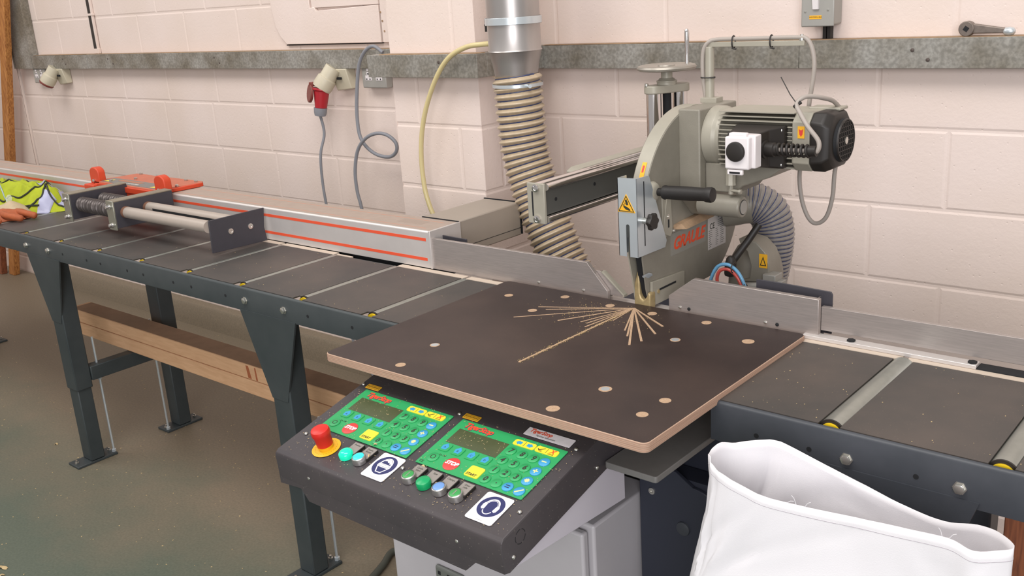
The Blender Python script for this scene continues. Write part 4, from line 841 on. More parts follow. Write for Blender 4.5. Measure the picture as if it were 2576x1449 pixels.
b = MB(); b.prism([(.001, 1.170), (.050, 1.170), (.0255, 1.214)], 1, -.9578, -.957); ws = b.build('warning_triangle', M_yel2, fz)
b = MB()
tri = [Vector((.0035, 0, 1.1715)), Vector((.0475, 0, 1.1715)), Vector((.0255, 0, 1.2105))]; cen = sum(tri, Vector())/3
for i in range(3):
    A, B_ = tri[i], tri[(i+1) % 3]; a2 = A.lerp(cen, .13); b2 = B_.lerp(cen, .13)
    b.prism([(A.x, A.z), (B_.x, B_.z), (b2.x, b2.z), (a2.x, a2.z)], 1, -.9582, -.9578)
b.prism([(.022, 1.198), (.026, 1.202), (.030, 1.194), (.031, 1.188), (.026, 1.187)], 1, -.9582, -.9578); b.prism([(.017, 1.183), (.022, 1.185), (.030, 1.182), (.036, 1.178), (.037, 1.174), (.031, 1.175), (.024, 1.177)], 1, -.9582, -.9578)
for q in ((.0155, 1.188, .021, 1.187), (.016, 1.185, .0215, 1.1845), (.020, 1.192, .024, 1.189)): b.prism([(q[0], q[1]), (q[2], q[3]), (q[2], q[3]+.0015), (q[0], q[1]+.0012)], 1, -.9582, -.9578)
b.build('hand_pictogram', M_ink, ws)
b = MB(); b.prism([(-.905, 1.2635), (-.905, 1.252), (-.890, 1.252)], 0, .012, .013)
q = MB(); ra = math.radians(150)
rp_ = lambda a, r: (GY+r*math.cos(math.radians(a)), GZ+r*math.sin(math.radians(a)))
def rimpatch(a0, a1, x0, x1, r, m, nm):
    k = MB(); k.loft([[(x0, *rp_(a, r)), (x1, *rp_(a, r)), (x1, *rp_(a, r-.001)), (x0, *rp_(a, r-.001))] for a in [a0+(a1-a0)*i/6 for i in range(7)]]); return k.build(nm, m, g)
b.b.free(); q.b.free()
rimpatch(147, 156.5, .018, .030, GR+.0025, M_yel2, 'rim_sticker'); rimpatch(149, 153, .0215, .0265, GR+.003, M_red, 'rim_arrow')
# ---- machine base under the plywood
b = MB(); b.prism(rrect(.305, .421, -1.468, -.96, .006, 3), 2, .806, .819); b.build('shelf_plate', mat('grey_steel_plate', '#7A7875', .5, .2, noise=.06), t, bevel=.0015)
b = MB(); b.box(.245, .405, -1.195, -.93, 0, .805); b.build('column_box', mat('navy_powder_coat', '#2C2F3B', .55), t, bevel=.004)
pts = [(.245, .0), (.245, .728), (.335, .715), (.375, .69)]+[(.375+.07*math.sin(a), .62+.07*math.cos(a)) for a in [math.pi/2*k/8 for k in range(9)]]+[(.45, .25), (.42, 0)]
b = MB(); b.prism(pts, 1, -1.262, -1.252); b.build('side_bracket', MATS['navy_powder_coat'], t, bevel=.002, ang=25)
b = MB(); b.box(.245, .42, -1.252, -1.20, .02, .70); b.build('rib_box', MATS['navy_powder_coat'], t)
b = MB(); b.lathe((.277, -1.262, .655), (0, -1, 0), [(0, .0075), (.003, .0075), (.0032, .004), (.001, .0035)], seg=18); b.build('bolt', M_screw, t)
b = MB(); b.lathe((.352, -1.262, .59), (0, -1, 0), [(0, .016), (.004, .015), (.006, .010)], seg=24); b.build('grey_plug', M_frameR, t)
b = MB(); b.box(.02, .12, -1.19, -1.0, .64, .904); b.box(-.28, -.24, -1.35, -1.0, .64, .904); b.box(-.3, .30, -1.0, -.95, .5, .904); b.build('top_support', MATS['navy_powder_coat'], t)
b = MB(); b.box(-.02, .30, -.94, -.45, .0, .80); b.box(-.20, .30, -.85, -.42, .80, .84); b.build('rear_frame', MATS['navy_powder_coat'], t)
b = MB(); b.box(-.409, .436, -.8995, -.84, .895, .9115); b.build('rear_table_strip', M_alu2, t)
# ================================================================= control console
TH = math.atan2(.24, .9708); CS, SN = math.cos(TH), math.sin(TH)
CM = Matrix(((1, 0, 0, 0), (0, CS, -SN, -1.766), (0, SN, CS, .798), (0, 0, 0, 1)))
t = thing('control_console', (0, -1.58, .70), 'charcoal sloping control console with two green keypads, red emergency stop and push buttons', 'control panel')
b = MB(); b.prism([(-1.763, .735), (-1.767, .784), (-1.765, .7925), (-1.7585, .7985), (-1.392, .8895), (-1.392, .885), (-1.757, .794), (-1.760, .735)], 0, -.325, .3015); sh = b.build('top_shell', M_shell, t, bevel=.0015, ang=25)
b = MB(); b.prism([(-.3245, .737), (-.3245, .721), (-.256, .7275), (-.233, .704), (.208, .704), (.234, .7295), (.3015, .7305), (.3015, .737)], 1, -1.763, -1.760); b.build('front_fascia', M_shell, t)
for x0, x1 in ((.2985, .3018), (-.3252, -.322)):
    b = MB(); b.prism([(-1.766, .790), (-1.762, .795), (-1.392, .8875), (-1.392, .8135), (-1.749, .7265), (-1.763, .7305)], 0, x0, x1); b.build('side_strip', M_shell, t, bevel=.0008)
b = MB(); b.prism([(-1.7575, .7275), (-1.392, .704), (-1.392, .884), (-1.756, .793)], 0, -.321, .298); b.build('lower_tray', M_cabside, t, bevel=.001)
def rivet(p, d, par, r=.0042, n='screw'):
    b = MB(); b.lathe(p, d, [(0, r*1.05), (.001, r*1.05), (.0028, r*.75), (.0034, r*.3)], seg=14); return b.build(n, M_screw, par)
for p in ((-.222, -1.763, .761), (.193, -1.763, .759)): rivet(p, (0, -1, 0), t)
for p in ((.3018, -1.738, .752), (.3018, -1.487, .814)): rivet(p, (1, 0, 0), t)
b = MB()
for k in range(5):
    a0 = k*2*math.pi/5+.25
    b.loft([[( .3019, -1.717+r*math.cos(a), .782+r*math.sin(a)) for r in (.0128, .0140)]+[(.3022, -1.717+r*math.cos(a), .782+r*math.sin(a)) for r in (.0140, .0128)] for a in [a0+.95*i/8 for i in range(9)]])
b.build('knock_out', M_dark, t)
def CP(x, s, h=0): return CM @ Vector((x, s, h))
for x, s in ((-.316, .255), (-.301, .068), (-.019, .254), (-.0085, .0715), (.2795, .254), (.287, .071)): rivet(CP(x, s, 0), (0, -SN, CS), t)
def cpoly(name, pts, h0, h1, m, par, bevel=0., ang=30):
    b = MB(); b.prism(pts, 2, h0, h1); b.tf(CM); return b.build(name, m, par, bevel=bevel, ang=ang)
def cdisc(name, x, s, r, h0, h1, m, par, ry=None, seg=32, top=None):
    ry = ry or r; b = MB(); pr = [[(x+k*r*math.cos(2*math.pi*i/seg), s+k*ry*math.sin(2*math.pi*i/seg), h) for i in range(seg)] for h, k in ((h0, 1.), (h1-.0006 if h1-h0 > .0012 else h1, 1.), (h1, .93 if h1-h0 > .0012 else 1.))]
    b.loft(pr[:2] if h1-h0 <= .0012 else pr); b.tf(CM); return b.build(name, m, par)
def ctext(body, x, s, h, size, m, par, **k):
    M = CM @ Matrix.Translation((x, s, h)); return text('lettering', body, M, size, m, par, **k)
def keypad(dx, label):
    kp = cpoly('keypad', rrect(.002+dx, .270+dx, .0965, .242, .002, 3), .0, .0012, M_green, t); kp['label'] = label
    H = .0012
    d = cpoly('display', [(.0175+dx, .170), (.148+dx, .170), (.148+dx, .2145), (.0175+dx, .2145)], H-.0005, H+.0003, M_lcd, kp)
    ctext('TigerStop', .0575+dx, .2285, H+.0002, .0205, M_redink, kp, italic=.25, bold=.0006, space=.92)
    ctext('TigerStop', .0582+dx, .2278, H+.00005, .0205, M_navy, kp, italic=.25, bold=.0008, space=.92)
    for i, (x, L_) in enumerate(zip((.031, .065, .100, .135), 'ABCD')):
        x += dx; k = cpoly('soft_key', rrect(x-.0125, x+.0125, .1435, .167, .005, 4), H, H+.0018, M_green, kp)
        cpoly('arrow_mark', [(x-.006, .148), (x+.006, .148), (x+.008, .158), (x, .166), (x-.008, .158)], H+.0018, H+.0021, M_blue, kp)
        ctext(L_, x, .154, H+.0022, .007, M_navy, kp, ext=.0001)
    nums = {'7': (.165, .198), '8': (.193, .1975), '9': (.221, .197), '4': (.167, .1695), '5': (.1945, .1695), '6': (.222, .1685), '1': (.170, .141), '2': (.1965, .141), '3': (.223, .1405), '0': (.171, .113), '.': (.199, .112)}
    for c, (x, s) in nums.items():
        cdisc('number_key', x+dx, s, .0112, H, H+.0024, M_green, kp)
        ctext(c, x+dx+.0005, s+(.004 if c == '.' else 0), H+.0026, .0165, M_ink, kp, italic=.15, bold=.0005, ext=.0001)
    for c, (x, s) in {'-': (.247, .197), '+': (.248, .169), '*': (.2495, .141), '=': (.2255, .113), '/': (.2535, .112)}.items():
        cdisc('operator_key', x+dx, s, .0112, H, H+.0024, M_blue, kp)
        if c == '/':
            cpoly('symbol', [(x+dx-.0075, s-.0045), (x+dx-.0058, s-.007), (x+dx+.0075, s+.0045), (x+dx+.0058, s+.007)], H+.0024, H+.0027, mat('pale_yellow', '#E6DE9A', .5), kp)
        elif c in '-+=*':
            m = M_navy if c == '=' else MATS.get('pale_yellow') or mat('pale_yellow', '#E6DE9A', .5)
            if c in '-+*': cpoly('symbol', [(x+dx-.0055, s-.0013), (x+dx+.0055, s-.0013), (x+dx+.0055, s+.0013), (x+dx-.0055, s+.0013)], H+.0024, H+.0027, m, kp)
            if c in '+*': cpoly('symbol', [(x+dx-.0013, s-.005), (x+dx+.0013, s-.005), (x+dx+.0013, s+.005), (x+dx-.0013, s+.005)], H+.0024, H+.0027, m, kp)
            if c == '*': cpoly('symbol', [(x+dx-.0042, s-.003), (x+dx-.003, s-.0042), (x+dx+.0042, s+.003), (x+dx+.003, s+.0042)], H+.0024, H+.00275, m, kp); cpoly('symbol', [(x+dx-.0042, s+.003), (x+dx-.003, s+.0042), (x+dx+.0042, s-.003), (x+dx+.003, s-.0042)], H+.0024, H+.0028, m, kp)
            if c == '=':
                for q in (-.0025, .0025): cpoly('symbol', [(x+dx-.005, s+q-.001), (x+dx+.005, s+q-.001), (x+dx+.005, s+q+.001), (x+dx-.005, s+q+.001)], H+.0024, H+.0027, m, kp)
    for x0, x1 in ((.152, .204), (.206, .258)):
        cpoly('yellow_key', rrect(x0+dx, x1+dx, .217, .2335, .005, 4), H, H+.0014, M_yel, kp)
        cpoly('divider', [((x0+x1)/2+dx-.0004, .219), ((x0+x1)/2+dx+.0004, .219), ((x0+x1)/2+dx+.0004, .232), ((x0+x1)/2+dx-.0004, .232)], H+.0014, H+.0016, M_ink, kp)
    x = .1655+dx; cpoly('arrow_mark', [(x-.008, .2252), (x-.001, .2315), (x-.001, .229), (x+.006, .229), (x+.006, .2215), (x-.001, .2215), (x-.001, .219)], H+.0014, H+.0017, M_blue, kp)
    x = .1905+dx; cpoly('arrow_mark', [(x+.008, .2252), (x+.001, .219), (x+.001, .2215), (x-.006, .2215), (x-.006, .229), (x+.001, .229), (x+.001, .2315)], H+.0014, H+.0017, M_blue, kp)
    x = .2185+dx; cpoly('tick_mark', [(x-.007, .2265), (x-.004, .2235), (x+.007, .231), (x+.0075, .2295), (x-.004, .2212), (x-.008, .2255)], H+.0014, H+.0017, M_ink, kp); ctext('OK', x+.001, .2205, H+.0016, .0052, M_ink, kp, ext=.0001)
    x = .2445+dx; ctext('X', x, .2265, H+.0016, .0145, M_redink, kp, bold=.0004, ext=.0001, italic=.2); ctext('CANCEL', x, .2192, H+.0017, .0035, M_ink, kp, ext=.0001)
    cdisc('power_key', .0285+dx, .121, .0125, H, H+.0022, M_green, kp); ctext('O', .0285+dx, .121, H+.0023, .017, M_ink, kp, ext=.0001); ctext('On Off', .042+dx, .1335, H+.0002, .006, M_ink, kp, ext=.0001)
    cdisc('stop_key', .0785+dx, .120, .0175, H, H+.0016, M_red, kp, ry=.0175); ctext('STOP', .0785+dx, .121, H+.0018, .0125, M_white, kp, italic=.3, bold=.0006, ext=.0001)
    cpoly('start_key', rrect(.1215+dx, .1555+dx, .1055, .1345, .004, 4), H, H+.0016, M_yel, kp); ctext('START', .1365+dx, .1115, H+.0018, .0085, M_ink, kp, italic=.2, bold=.0002, ext=.0001)
    if dx == 0: ctext('CE', .0125, .104, H+.0002, .009, M_ink, kp, ext=.0001)
    return kp
keypad(0, 'green right-hand keypad with TigerStop lettering'); keypad(-.294, 'green left-hand keypad with TigerStop lettering')
def ytag(x0):
    o = cpoly('yellow_tag', rrect(x0, x0+.042, .2465, .2615, .001, 2), 0, .0008, M_yel2, t)
    for (a, c, d, e) in ((x0+.003, x0+.039, .2490, .2495), (x0+.003, x0+.039, .2585, .2590), (x0+.003, x0+.0035, .2490, .2590), (x0+.0385, x0+.039, .2490, .2590)):
        cpoly('tag_border', [(a, d), (c, d), (c, e), (a, e)], .0008, .0009, M_ink, o)
    ctext('PROGRAMMABLE', x0+.021, .254, .0009, .0046, M_ink, o, ext=.00005)
ytag(-.303); ytag(-.0055)
o = cpoly('white_tag', rrect(.152, .264, .2525, .2755, .001, 2), 0, .0008, mat('glossy_white_tag', '#F4EEF2', .3, noise=.08, nscale=50), t)
ctext('TigerStop', .186, .2685, .0009, .0135, M_redink, o, italic=.25, bold=.0004, ext=.0001); ctext('Tigerstop Automation', .203, .2585, .0009, .0052, M_ink, o, italic=.2, ext=.0001)
# emergency stop
ds = cdisc('stop_collar_label', -.2165, .0525, .0308, 0, .0016, mat('collar_yellow', '#EDB41E', .42, noise=.04, nscale=60), t, seg=48)
b = MB(); b.lathe((-.2165, .0525, .0016), (0, 0, 1), [(0, .0155), (.005, .0155), (.0055, .0172), (.008, .0175)], seg=32); b.tf(CM); b.build('base_ring', MATS['collar_yellow'], ds)
b = MB(); b.lathe((-.2165, .0525, .009), (0, 0, 1), [(0, .0170), (.022, .0178), (.026, .0198), (.034, .0200), (.0385, .0185), (.041, .013), (.0415, .005)], seg=40); b.tf(CM); es = b.build('emergency_button', M_redb, t)
es['label'] = 'red mushroom emergency stop button'
b = MB()
for k in range(26):
    a = 2*math.pi*k/26; b.box(-.2165+.0235*math.cos(a)-.0006, -.2165+.0235*math.cos(a)+.0006, .0525+.0235*math.sin(a)-.0012, .0525+.0235*math.sin(a)+.0012, .0016, .00175)
b.tf(CM); b.build('embossed_dots', mat('collar_dark_yellow', '#B98A1A', .5), ds)
# push buttons with legend plates
M_bez = mat('satin_bezel', '#B8B5B2', .28, .8)
M_legend = mat('legend_grey', '#918A84', .45)
def pbutton(x, s, kind, words, lx):
    pl = cpoly('legend_plate', rrect(lx-.0145, lx+.0145, s+.004, .0885, .002, 3), 0, .005, M_black, t, ang=40)
    pl['label'] = {'domegreen': 'green button', 'cyan': 'lit cyan button', 'lamp': 'lit turquoise lamp', 'line': 'green button with a white bar', 'blue': 'pale blue button'}[kind]
    cpoly('legend', rrect(lx-.0135, lx+.0130, s+.008, .0880, .001, 2), .005, .0056, M_legend, pl)
    w = words.split('|')
    for i, q in enumerate(w): ctext(q, lx, .0815-(.0065*i), .0057, .0066, M_ink, pl, ext=.0001)
    z0 = .001
    if kind in ('lamp', 'domegreen'):
        m = mat('lamp_turquoise', '#12C79A', .12, emit='#14E0B4', es=.55) if kind == 'lamp' else mat('deep_green_cap', '#0FA060', .3)
        b = MB(); b.lathe((x, s, 0), (0, 0, 1), [(0, .0146), (.004, .0150), (.010, .0148), (.0135, .012) if kind == 'lamp' else (.013, .0135), (.0155, .008) if kind == 'lamp' else (.014, .011), (.0162, .002)], seg=36); b.tf(CM); b.build('button_cap', m, pl)
    else:
        b = MB(); b.lathe((x, s, 0), (0, 0, 1), [(0, .0148), (.009, .0148), (.0125, .0138), (.0135, .0118), (.0115, .0112)], seg=36); b.tf(CM); b.build('bezel', M_bez, pl)
        m = {'cyan': mat('lit_cyan', '#30D8D8', .3, emit='#30E8E8', es=.5), 'line': mat('mid_green_cap', '#3C9A50', .35), 'blue': mat('pale_blue_cap', '#6F9AD6', .35)}[kind]
        b = MB(); b.lathe((x, s, .008), (0, 0, 1), [(0, .0114), (.0052, .0112), (.006, .0100), (.0061, .003)], seg=32); b.tf(CM); b.build('button_cap', m, pl)
        if kind == 'line': cpoly('white_bar', [(x-.001, s-.0065), (x+.001, s-.0065), (x+.001, s+.0065), (x-.001, s+.0065)], .0142, .0144, M_legend, pl)
pbutton(-.150, .050, 'lamp', 'Power', -.1475); pbutton(-.110, .050, 'cyan', 'Power|Reset', -.1085)
pbutton(.030, .052, 'line', 'Cycle|Start', .0325); pbutton(.0705, .051, 'domegreen', 'Saw', .0735); pbutton(.1115, .051, 'blue', 'Clamps', .1145); pbutton(.1535, .0505, 'line', 'Over|ride', .1555)
# mandatory signs
def el(cx, cy, rx, ry, a0=0, a1=360, n=40): return [(cx+rx*math.cos(math.radians(a0+(a1-a0)*i/n)), cy+ry*math.sin(math.radians(a0+(a1-a0)*i/n))) for i in range(n+(0 if a1-a0 == 360 else 1))]
def ringstrip(cx, cy, r0, r1, ry0, ry1, a0, a1, h, m, par, n=24):
    b = MB(); b.loft([[(cx+r0*math.cos(a), cy+ry0*math.sin(a), h), (cx+r1*math.cos(a), cy+ry1*math.sin(a), h), (cx+r1*math.cos(a), cy+ry1*math.sin(a), h+.0002), (cx+r0*math.cos(a), cy+ry0*math.sin(a), h+.0002)] for a in [math.radians(a0+(a1-a0)*i/n) for i in range(n+1)]]); b.tf(CM); return b.build('pictogram', m, par)
def sign(x0, x1, s0, s1, kind, label):
    o = cpoly('safety_sign', rrect(x0, x1, s0, s1, .005, 5), 0, .001, M_white, t); o['label'] = label; cx = (x0+x1)/2; cy = (s0+s1)/2+.004
    cpoly('blue_disc', el(cx, cy, .0265, .0265), .001, .0012, M_navy, o)
    if kind == 'goggles':
        ringstrip(cx, cy+.001, .0130, .0158, .0170, .0200, -25, 205, .0012, M_white, o)
        cpoly('pictogram', [(cx-.0125, cy+.012), (cx-.006, cy+.019), (cx+.004, cy+.0195), (cx+.0115, cy+.014), (cx+.0125, cy+.004), (cx+.009, cy+.008), (cx+.007, cy+.006), (cx+.004, cy+.011), (cx+.001, cy+.009), (cx-.004, cy+.013), (cx-.009, cy+.011)], .0012, .0014, M_white, o)
        cpoly('pictogram', rrect(cx-.017, cx+.017, cy-.0065, cy+.0035, .0035, 4), .0014, .0016, M_white, o)
        cpoly('pictogram', rrect(cx-.0140, cx+.0140, cy-.0045, cy+.0015, .0025, 4), .0016, .0017, M_navy, o); cpoly('pictogram', rrect(cx-.0134, cx+.0134, cy-.0039, cy+.0009, .002, 4), .0017, .0018, M_white, o)
        for q in (-1, 1):
            cpoly('pictogram', [(cx+q*.0155, cy-.006), (cx+q*.0130, cy-.006), (cx+q*.0055, cy-.0190), (cx+q*.0070, cy-.0212)][::q], .0012, .0014, M_white, o)
        cpoly('pictogram', [(cx-.0072, cy-.0212), (cx+.0072, cy-.0212), (cx+.0065, cy-.0190), (cx-.0065, cy-.0190)], .0012, .0014, M_white, o)
    else:
        ringstrip(cx, cy, .0135, .0165, .0165, .0195, 15, 165, .0012, M_white, o); ringstrip(cx, cy, .0115, .0125, .0145, .0155, 15, 165, .0012, M_white, o)
        for q in (-1, 1):
            pts = [(cx+q*.0105, cy+.004), (cx+q*.0165, cy+.006), (cx+q*.0185, cy+.001), (cx+q*.0175, cy-.008), (cx+q*.0145, cy-.011), (cx+q*.0095, cy-.009)]
            cpoly('pictogram', pts if q > 0 else pts[::-1], .0012, .0014, M_white, o)
        ringstrip(cx, cy-.006, .0095, .0115, .0125, .0145, 205, 335, .0012, M_white, o)
    cpoly('small_print', [(cx-.006, s0+.004), (cx+.008, s0+.004), (cx+.008, s0+.0047), (cx-.006, s0+.0047)], .001, .0011, M_sockg, o)
sign(-.080, -.018, .0215, .0925, 'goggles', 'white sign with a blue disc showing a head wearing goggles')
sign(.199, .2615, .019, .0905, 'ears', 'white sign with a blue disc showing a head wearing ear defenders')
# wood chips on the console
CH = mat('pale_wood_chip', '#C4AC80', .8)
def chips(name, label, pts, M=None, grp=None):
    for (x, s, L_, w, a, h) in pts:
        b = MB(); n = 7; up_ = []
        for i in range(n):
            u = i/(n-1); up_.append([(-L_/2+L_*u, -w*.5*math.sin(math.pi*(.12+.76*u)), h*math.sin(math.pi*u)), (-L_/2+L_*u, w*.5*math.sin(math.pi*(.12+.76*u)), h*math.sin(math.pi*u)), (-L_/2+L_*u, w*.4*math.sin(math.pi*(.12+.76*u)), h*math.sin(math.pi*u)+.0006), (-L_/2+L_*u, -w*.4*math.sin(math.pi*(.12+.76*u)), h*math.sin(math.pi*u)+.0006)])
        b.loft(up_); b.tf(Matrix.Translation((x, s, 0)) @ Matrix.Rotation(a, 4, 'Z'))
        if M is not None: b.tf(M)
        single(b.build(name, CH), label, 'wood chip', 'wood chips on the console')
MM = CM @ Matrix.Translation((0, 0, .0015))
for lab, p in [('curled wood chip above the left legend plate under the right keypad', (.030, .091, .012, .0055, -.2, .003)), ('wood chip lying on the second push button legend plate left of the goggles sign', (-.098, .0665, .010, .004, 2.2, .002)),
               ('small pale chip beside the green button in the right row', (.090, .064, .0065, .0045, .9, .002)), ('small chip by the lower edge of the left keypad near the zero key', (-.118, .102, .008, .005, .6, .003))]:
    MMM = CM @ Matrix.Translation((0, 0, .0062 if 'legend plate left' in lab else .0015)); chips('wood_chip', lab, [p], MMM)
b = MB()
for i in range(520):
    x = random.uniform(-.31, .29); s = random.uniform(.015, .25); L_ = random.uniform(.0005, .0017); w = random.uniform(.00025, .0004); a = random.random()*3.14; h = .0014 if .095 < s < .243 else .0002
    d = Vector((math.cos(a), math.sin(a), 0)); e_ = Vector((-d.y, d.x, 0)); c = Vector((x, s, h))
    b.hexa([c-d*L_-e_*w, c+d*L_-e_*w, c+d*L_+e_*w, c-d*L_+e_*w]+[q+Vector((0, 0, .0004)) for q in (c-d*L_-e_*w, c+d*L_-e_*w, c+d*L_+e_*w, c-d*L_+e_*w)])
b.tf(CM); o = b.build('sawdust', CH); tag(rebase(o), 'pale sawdust flecks scattered over the sloping console top', 'sawdust', kind='stuff')
# ---- cabinet
t = thing('electrical_cabinet', (-.06, -1.3, 0), 'light grey electrical cabinet standing under the control console', 'cabinet')
b = MB(); b.box(-.360, .236, -1.418, -1.198, .02, .632); b.build('body', M_cab, t, bevel=.006, seg=3)
b = MB(); b.box(-.366, .226, -1.444, -1.4235, .02, .622); dr = b.build('door', M_cab, t, bevel=.006, seg=3)
b = MB(); b.box(-.350, .215, -1.4235, -1.418, .03, .610); b.build('door_gasket', M_dark, t)
b = MB(); b.box(-.30, .19, -1.41, -1.395, .632, .705); b.box(-.30, .19, -1.30, -1.285, .632, .712); b.build('console_bracket', M_frameR, t)
b = MB(); b.box(-.365, -.29, -1.430, -1.41, .355, .43); b.build('hinge_lug', M_cab, t, bevel=.003)
# socket on the door
b = MB(); b.box(-.210, -.120, -1.456, -1.444, .300, .400); so = b.build('door_socket', mat('dark_grey_socket', '#6B6E68', .45), t, bevel=.006, seg=3)
b = MB()
for x in (-.195, -.165): b.box(x-.004, x+.004, -1.457, -1.456, .380, .389)
b.build('socket_holes', M_dark, so); b = MB(); b.cyl((-.195, -1.4575, .366), (-.195, -1.456, .366), .005, seg=12); b.build('green_mark', M_green, so)
# cable on the floor
b = MB(); b.tube(spline([(-.60, -.95, .012), (-.78, -1.03, .012), (-.83, -1.06, .012), (-.80, -1.13, .012), (-.775, -1.20, .012), (-.74, -1.32, .012), (-.66, -1.48, .012)]), .011); single(b.build('floor_cable', mat('dark_floor_cable', '#4A4C44', .6)), 'dark cable lying on the floor between the left table leg and the cabinet', 'cable')
# ================================================================= white sack
NR = 120; R0 = spline([Vector(p) for p in RIM], 5, closed=True); n0 = len(R0)
def bodyp(i, z):
    u = i/n0*2*math.pi
    P = R0[i]; c = Vector((.79, -1.485, 0)); d = Vector((P.x-c.x, P.y-c.y, 0)); a = math.atan2(d.y/.12, d.x/.24)
    grow = min(1, (.93-z)/.5); ax = .235+.05*grow; ay = .06+.045*grow
    ca, sa = math.cos(a), math.sin(a); e = 2/3.2
    return Vector((c.x-.015*grow+ax*math.copysign(abs(ca)**e, ca), c.y-.01*grow+ay*math.copysign(abs(sa)**e, sa), z))
from mathutils import noise as MN
rings = []
for k in range(70):
    hgt = k/69; ring = []
    for i in range(n0):
        P = R0[i]; z = P.z*(1-hgt)**1.0 if k else P.z
        drop = P.z-z; s = min(1, drop/.28); s = s*s*(3-2*s)
        Q = bodyp(i, z); p = Vector((P.x, P.y, z)).lerp(Q, s)
        nz = MN.noise(Vector((i*.10, hgt*3.2, 0)))*.010+MN.noise(Vector((i*.27, hgt*7, 5)))*.005+MN.noise(Vector((i*.55, hgt*2.0, 9)))*.003+max(0, 1-abs(MN.noise(Vector((i*.05+hgt*2.2, hgt*3.0-i*.03, 21))))*9)*.007-max(0, 1-abs(MN.noise(Vector((i*.07-hgt*3.5, hgt*2.5, 33))))*10)*.006
        nd = Vector((Q.x-.79, (Q.y+1.485)*2, 0)).normalized(); p += nd*nz*min(1, .25+drop*6)
        ring.append(p)
    rings.append(ring)
t = thing('woven_sack', (.79, -1.485, 0), 'open white woven plastic sack standing in front of the right table', 'sack')
b = MB(); b.loft(rings, cap=False); b.b.faces.new(b.b.verts[-n0:]) if False else None
o = b.build('bag_wall', M_bag, t, ang=80); sm = o.modifiers.new('solid', 'SOLIDIFY'); sm.thickness = .0012; sm.offset = 0
b = MB(); b.prism([(p.x, p.y) for p in rings[-1]], 2, .001, .003); b.build('bag_bottom', M_bag, t)
# hem line: stitched fold just under the rim
b = MB(); P = [rings[1][i].lerp(rings[2][i], .3)+Vector(((rings[1][i].x-.79), (rings[1][i].y+1.485)*2, 0)).normalized()*.0003 for i in range(n0)]; b.tube(P, .0008, seg=5, closed=True); b.build('hem_stitching', mat('stitch_grey', '#BDB7BD', .6), t)
b = MB()
for (i, dx, dz) in ((95, .01, .012), (96, -.006, .016), (97, .012, .008), (80, .01, .012), (81, -.004, .014)):
    p = R0[i % n0]; b.tube([p, p+Vector((dx*.5, -.002, dz*.7)), p+Vector((dx, -.004, dz))], .0005, seg=4)
b.build('frayed_threads', M_bag, t)
# ================================================================= hi-vis vest, glasses and glove on the left table
def surf(name, outline, hf, m, par, nr=26, z0=.9145):
    """mound of cloth: outline points round a centre, height function of (u, a)"""
    c = Vector((sum(p[0] for p in outline)/len(outline), sum(p[1] for p in outline)/len(outline))); O_ = spline([Vector((p[0], p[1], 0)) for p in outline], 10, closed=True); n = len(O_)
    rings = []
    for k in range(nr):
        u = 1-k/(nr-.5); ring = []
        for i, p in enumerate(O_):
            x = c.x+(p.x-c.x)*u; y = c.y+(p.y-c.y)*u; ring.append(Vector((x, y, z0+max(0, hf(x, y, u)))))
        rings.append(ring)
    b = MB(); b.loft(rings, cap=True); return b.build(name, m, par, ang=75)
M_hv = mat('hi_vis_yellow', '#A3AE1B', .8, noise=.15, nscale=25); M_hvd = mat('black_piping', '#22251A', .6); M_refl = mat('reflective_tape', '#A4A6C0', .4)
tv = thing('hi_vis_vest', (-3.05, -1.02, TZ), 'crumpled yellow-green high-visibility vest with black piping and silver bands on the left table', 'vest')
def fold(x, y, u):
    e = (1-u**4); f1 = MN.noise(Vector((x*9+y*7, y*11, 1.3))); f2 = MN.noise(Vector((x*22-y*14, y*20+x*6, 4.1))); r = 1-abs(MN.noise(Vector((x*13+y*9, y*12-x*4, 8))))*2.2
    return e*(.050+.030*f1+.016*f2+.026*r)
from mathutils.bvhtree import BVHTree
def fold(x, y, u):
    e = (1-u**5); w = .02*MN.noise(Vector((x*5, y*6, 2)))
    r1 = 1-abs(MN.noise(Vector((x*7+y*9+w*9, y*8-x*3, 8))))*2.4; r2 = 1-abs(MN.noise(Vector((x*15-y*12, y*17+x*9, 3))))*2.2; f1 = MN.noise(Vector((x*6, y*7, 1.3)))
    return e*(.044+.034*f1+.046*max(-.3, r1)+.018*r2)
c1 = surf('cloth', [(-3.62, -1.06), (-3.36, -1.13), (-3.16, -1.16), (-3.00, -1.13), (-2.88, -1.07), (-2.81, -1.0), (-2.82, -.93), (-2.92, -.905), (-3.3, -.905), (-3.65, -.92)], lambda x, y, u: fold(x, y, u)*1.05, M_hv, tv, nr=60)
c2 = surf('sleeve_fold', [(-3.30, -1.10), (-3.14, -1.13), (-3.01, -1.10), (-2.95, -1.02), (-3.0, -.95), (-3.2, -.93), (-3.36, -1.0)], lambda x, y, u: (1-u**4)*(.088+.024*(1-abs(MN.noise(Vector((x*9+y*8, y*9-x*5, 3))))*2.3)+.010*MN.noise(Vector((x*22, y*20, 2)))), M_hv, tv, nr=46, z0=.918)
trees = []
for c in (c1, c2):
    off = c.matrix_world.translation*0; bmx = bmesh.new(); bmx.from_mesh(c.data); trees.append(BVHTree.FromBMesh(bmx)); bmx.free()
def drop(x, y, lift=.002):
    z = TZ
    for T_ in trees:
        h = T_.ray_cast(Vector((x, y, 2)), Vector((0, 0, -1)))
        if h[0] is not None: z = max(z, h[0].z)
    return Vector((x, y, z+lift))
def piping(pts, r=.0042, m=None, nm='piping'):
    b = MB(); b.tube([drop(p.x, p.y, r*.5) for p in spline([(q[0], q[1], 0) for q in pts], 14)], r, seg=8); return b.build(nm, m or M_hvd, tv)
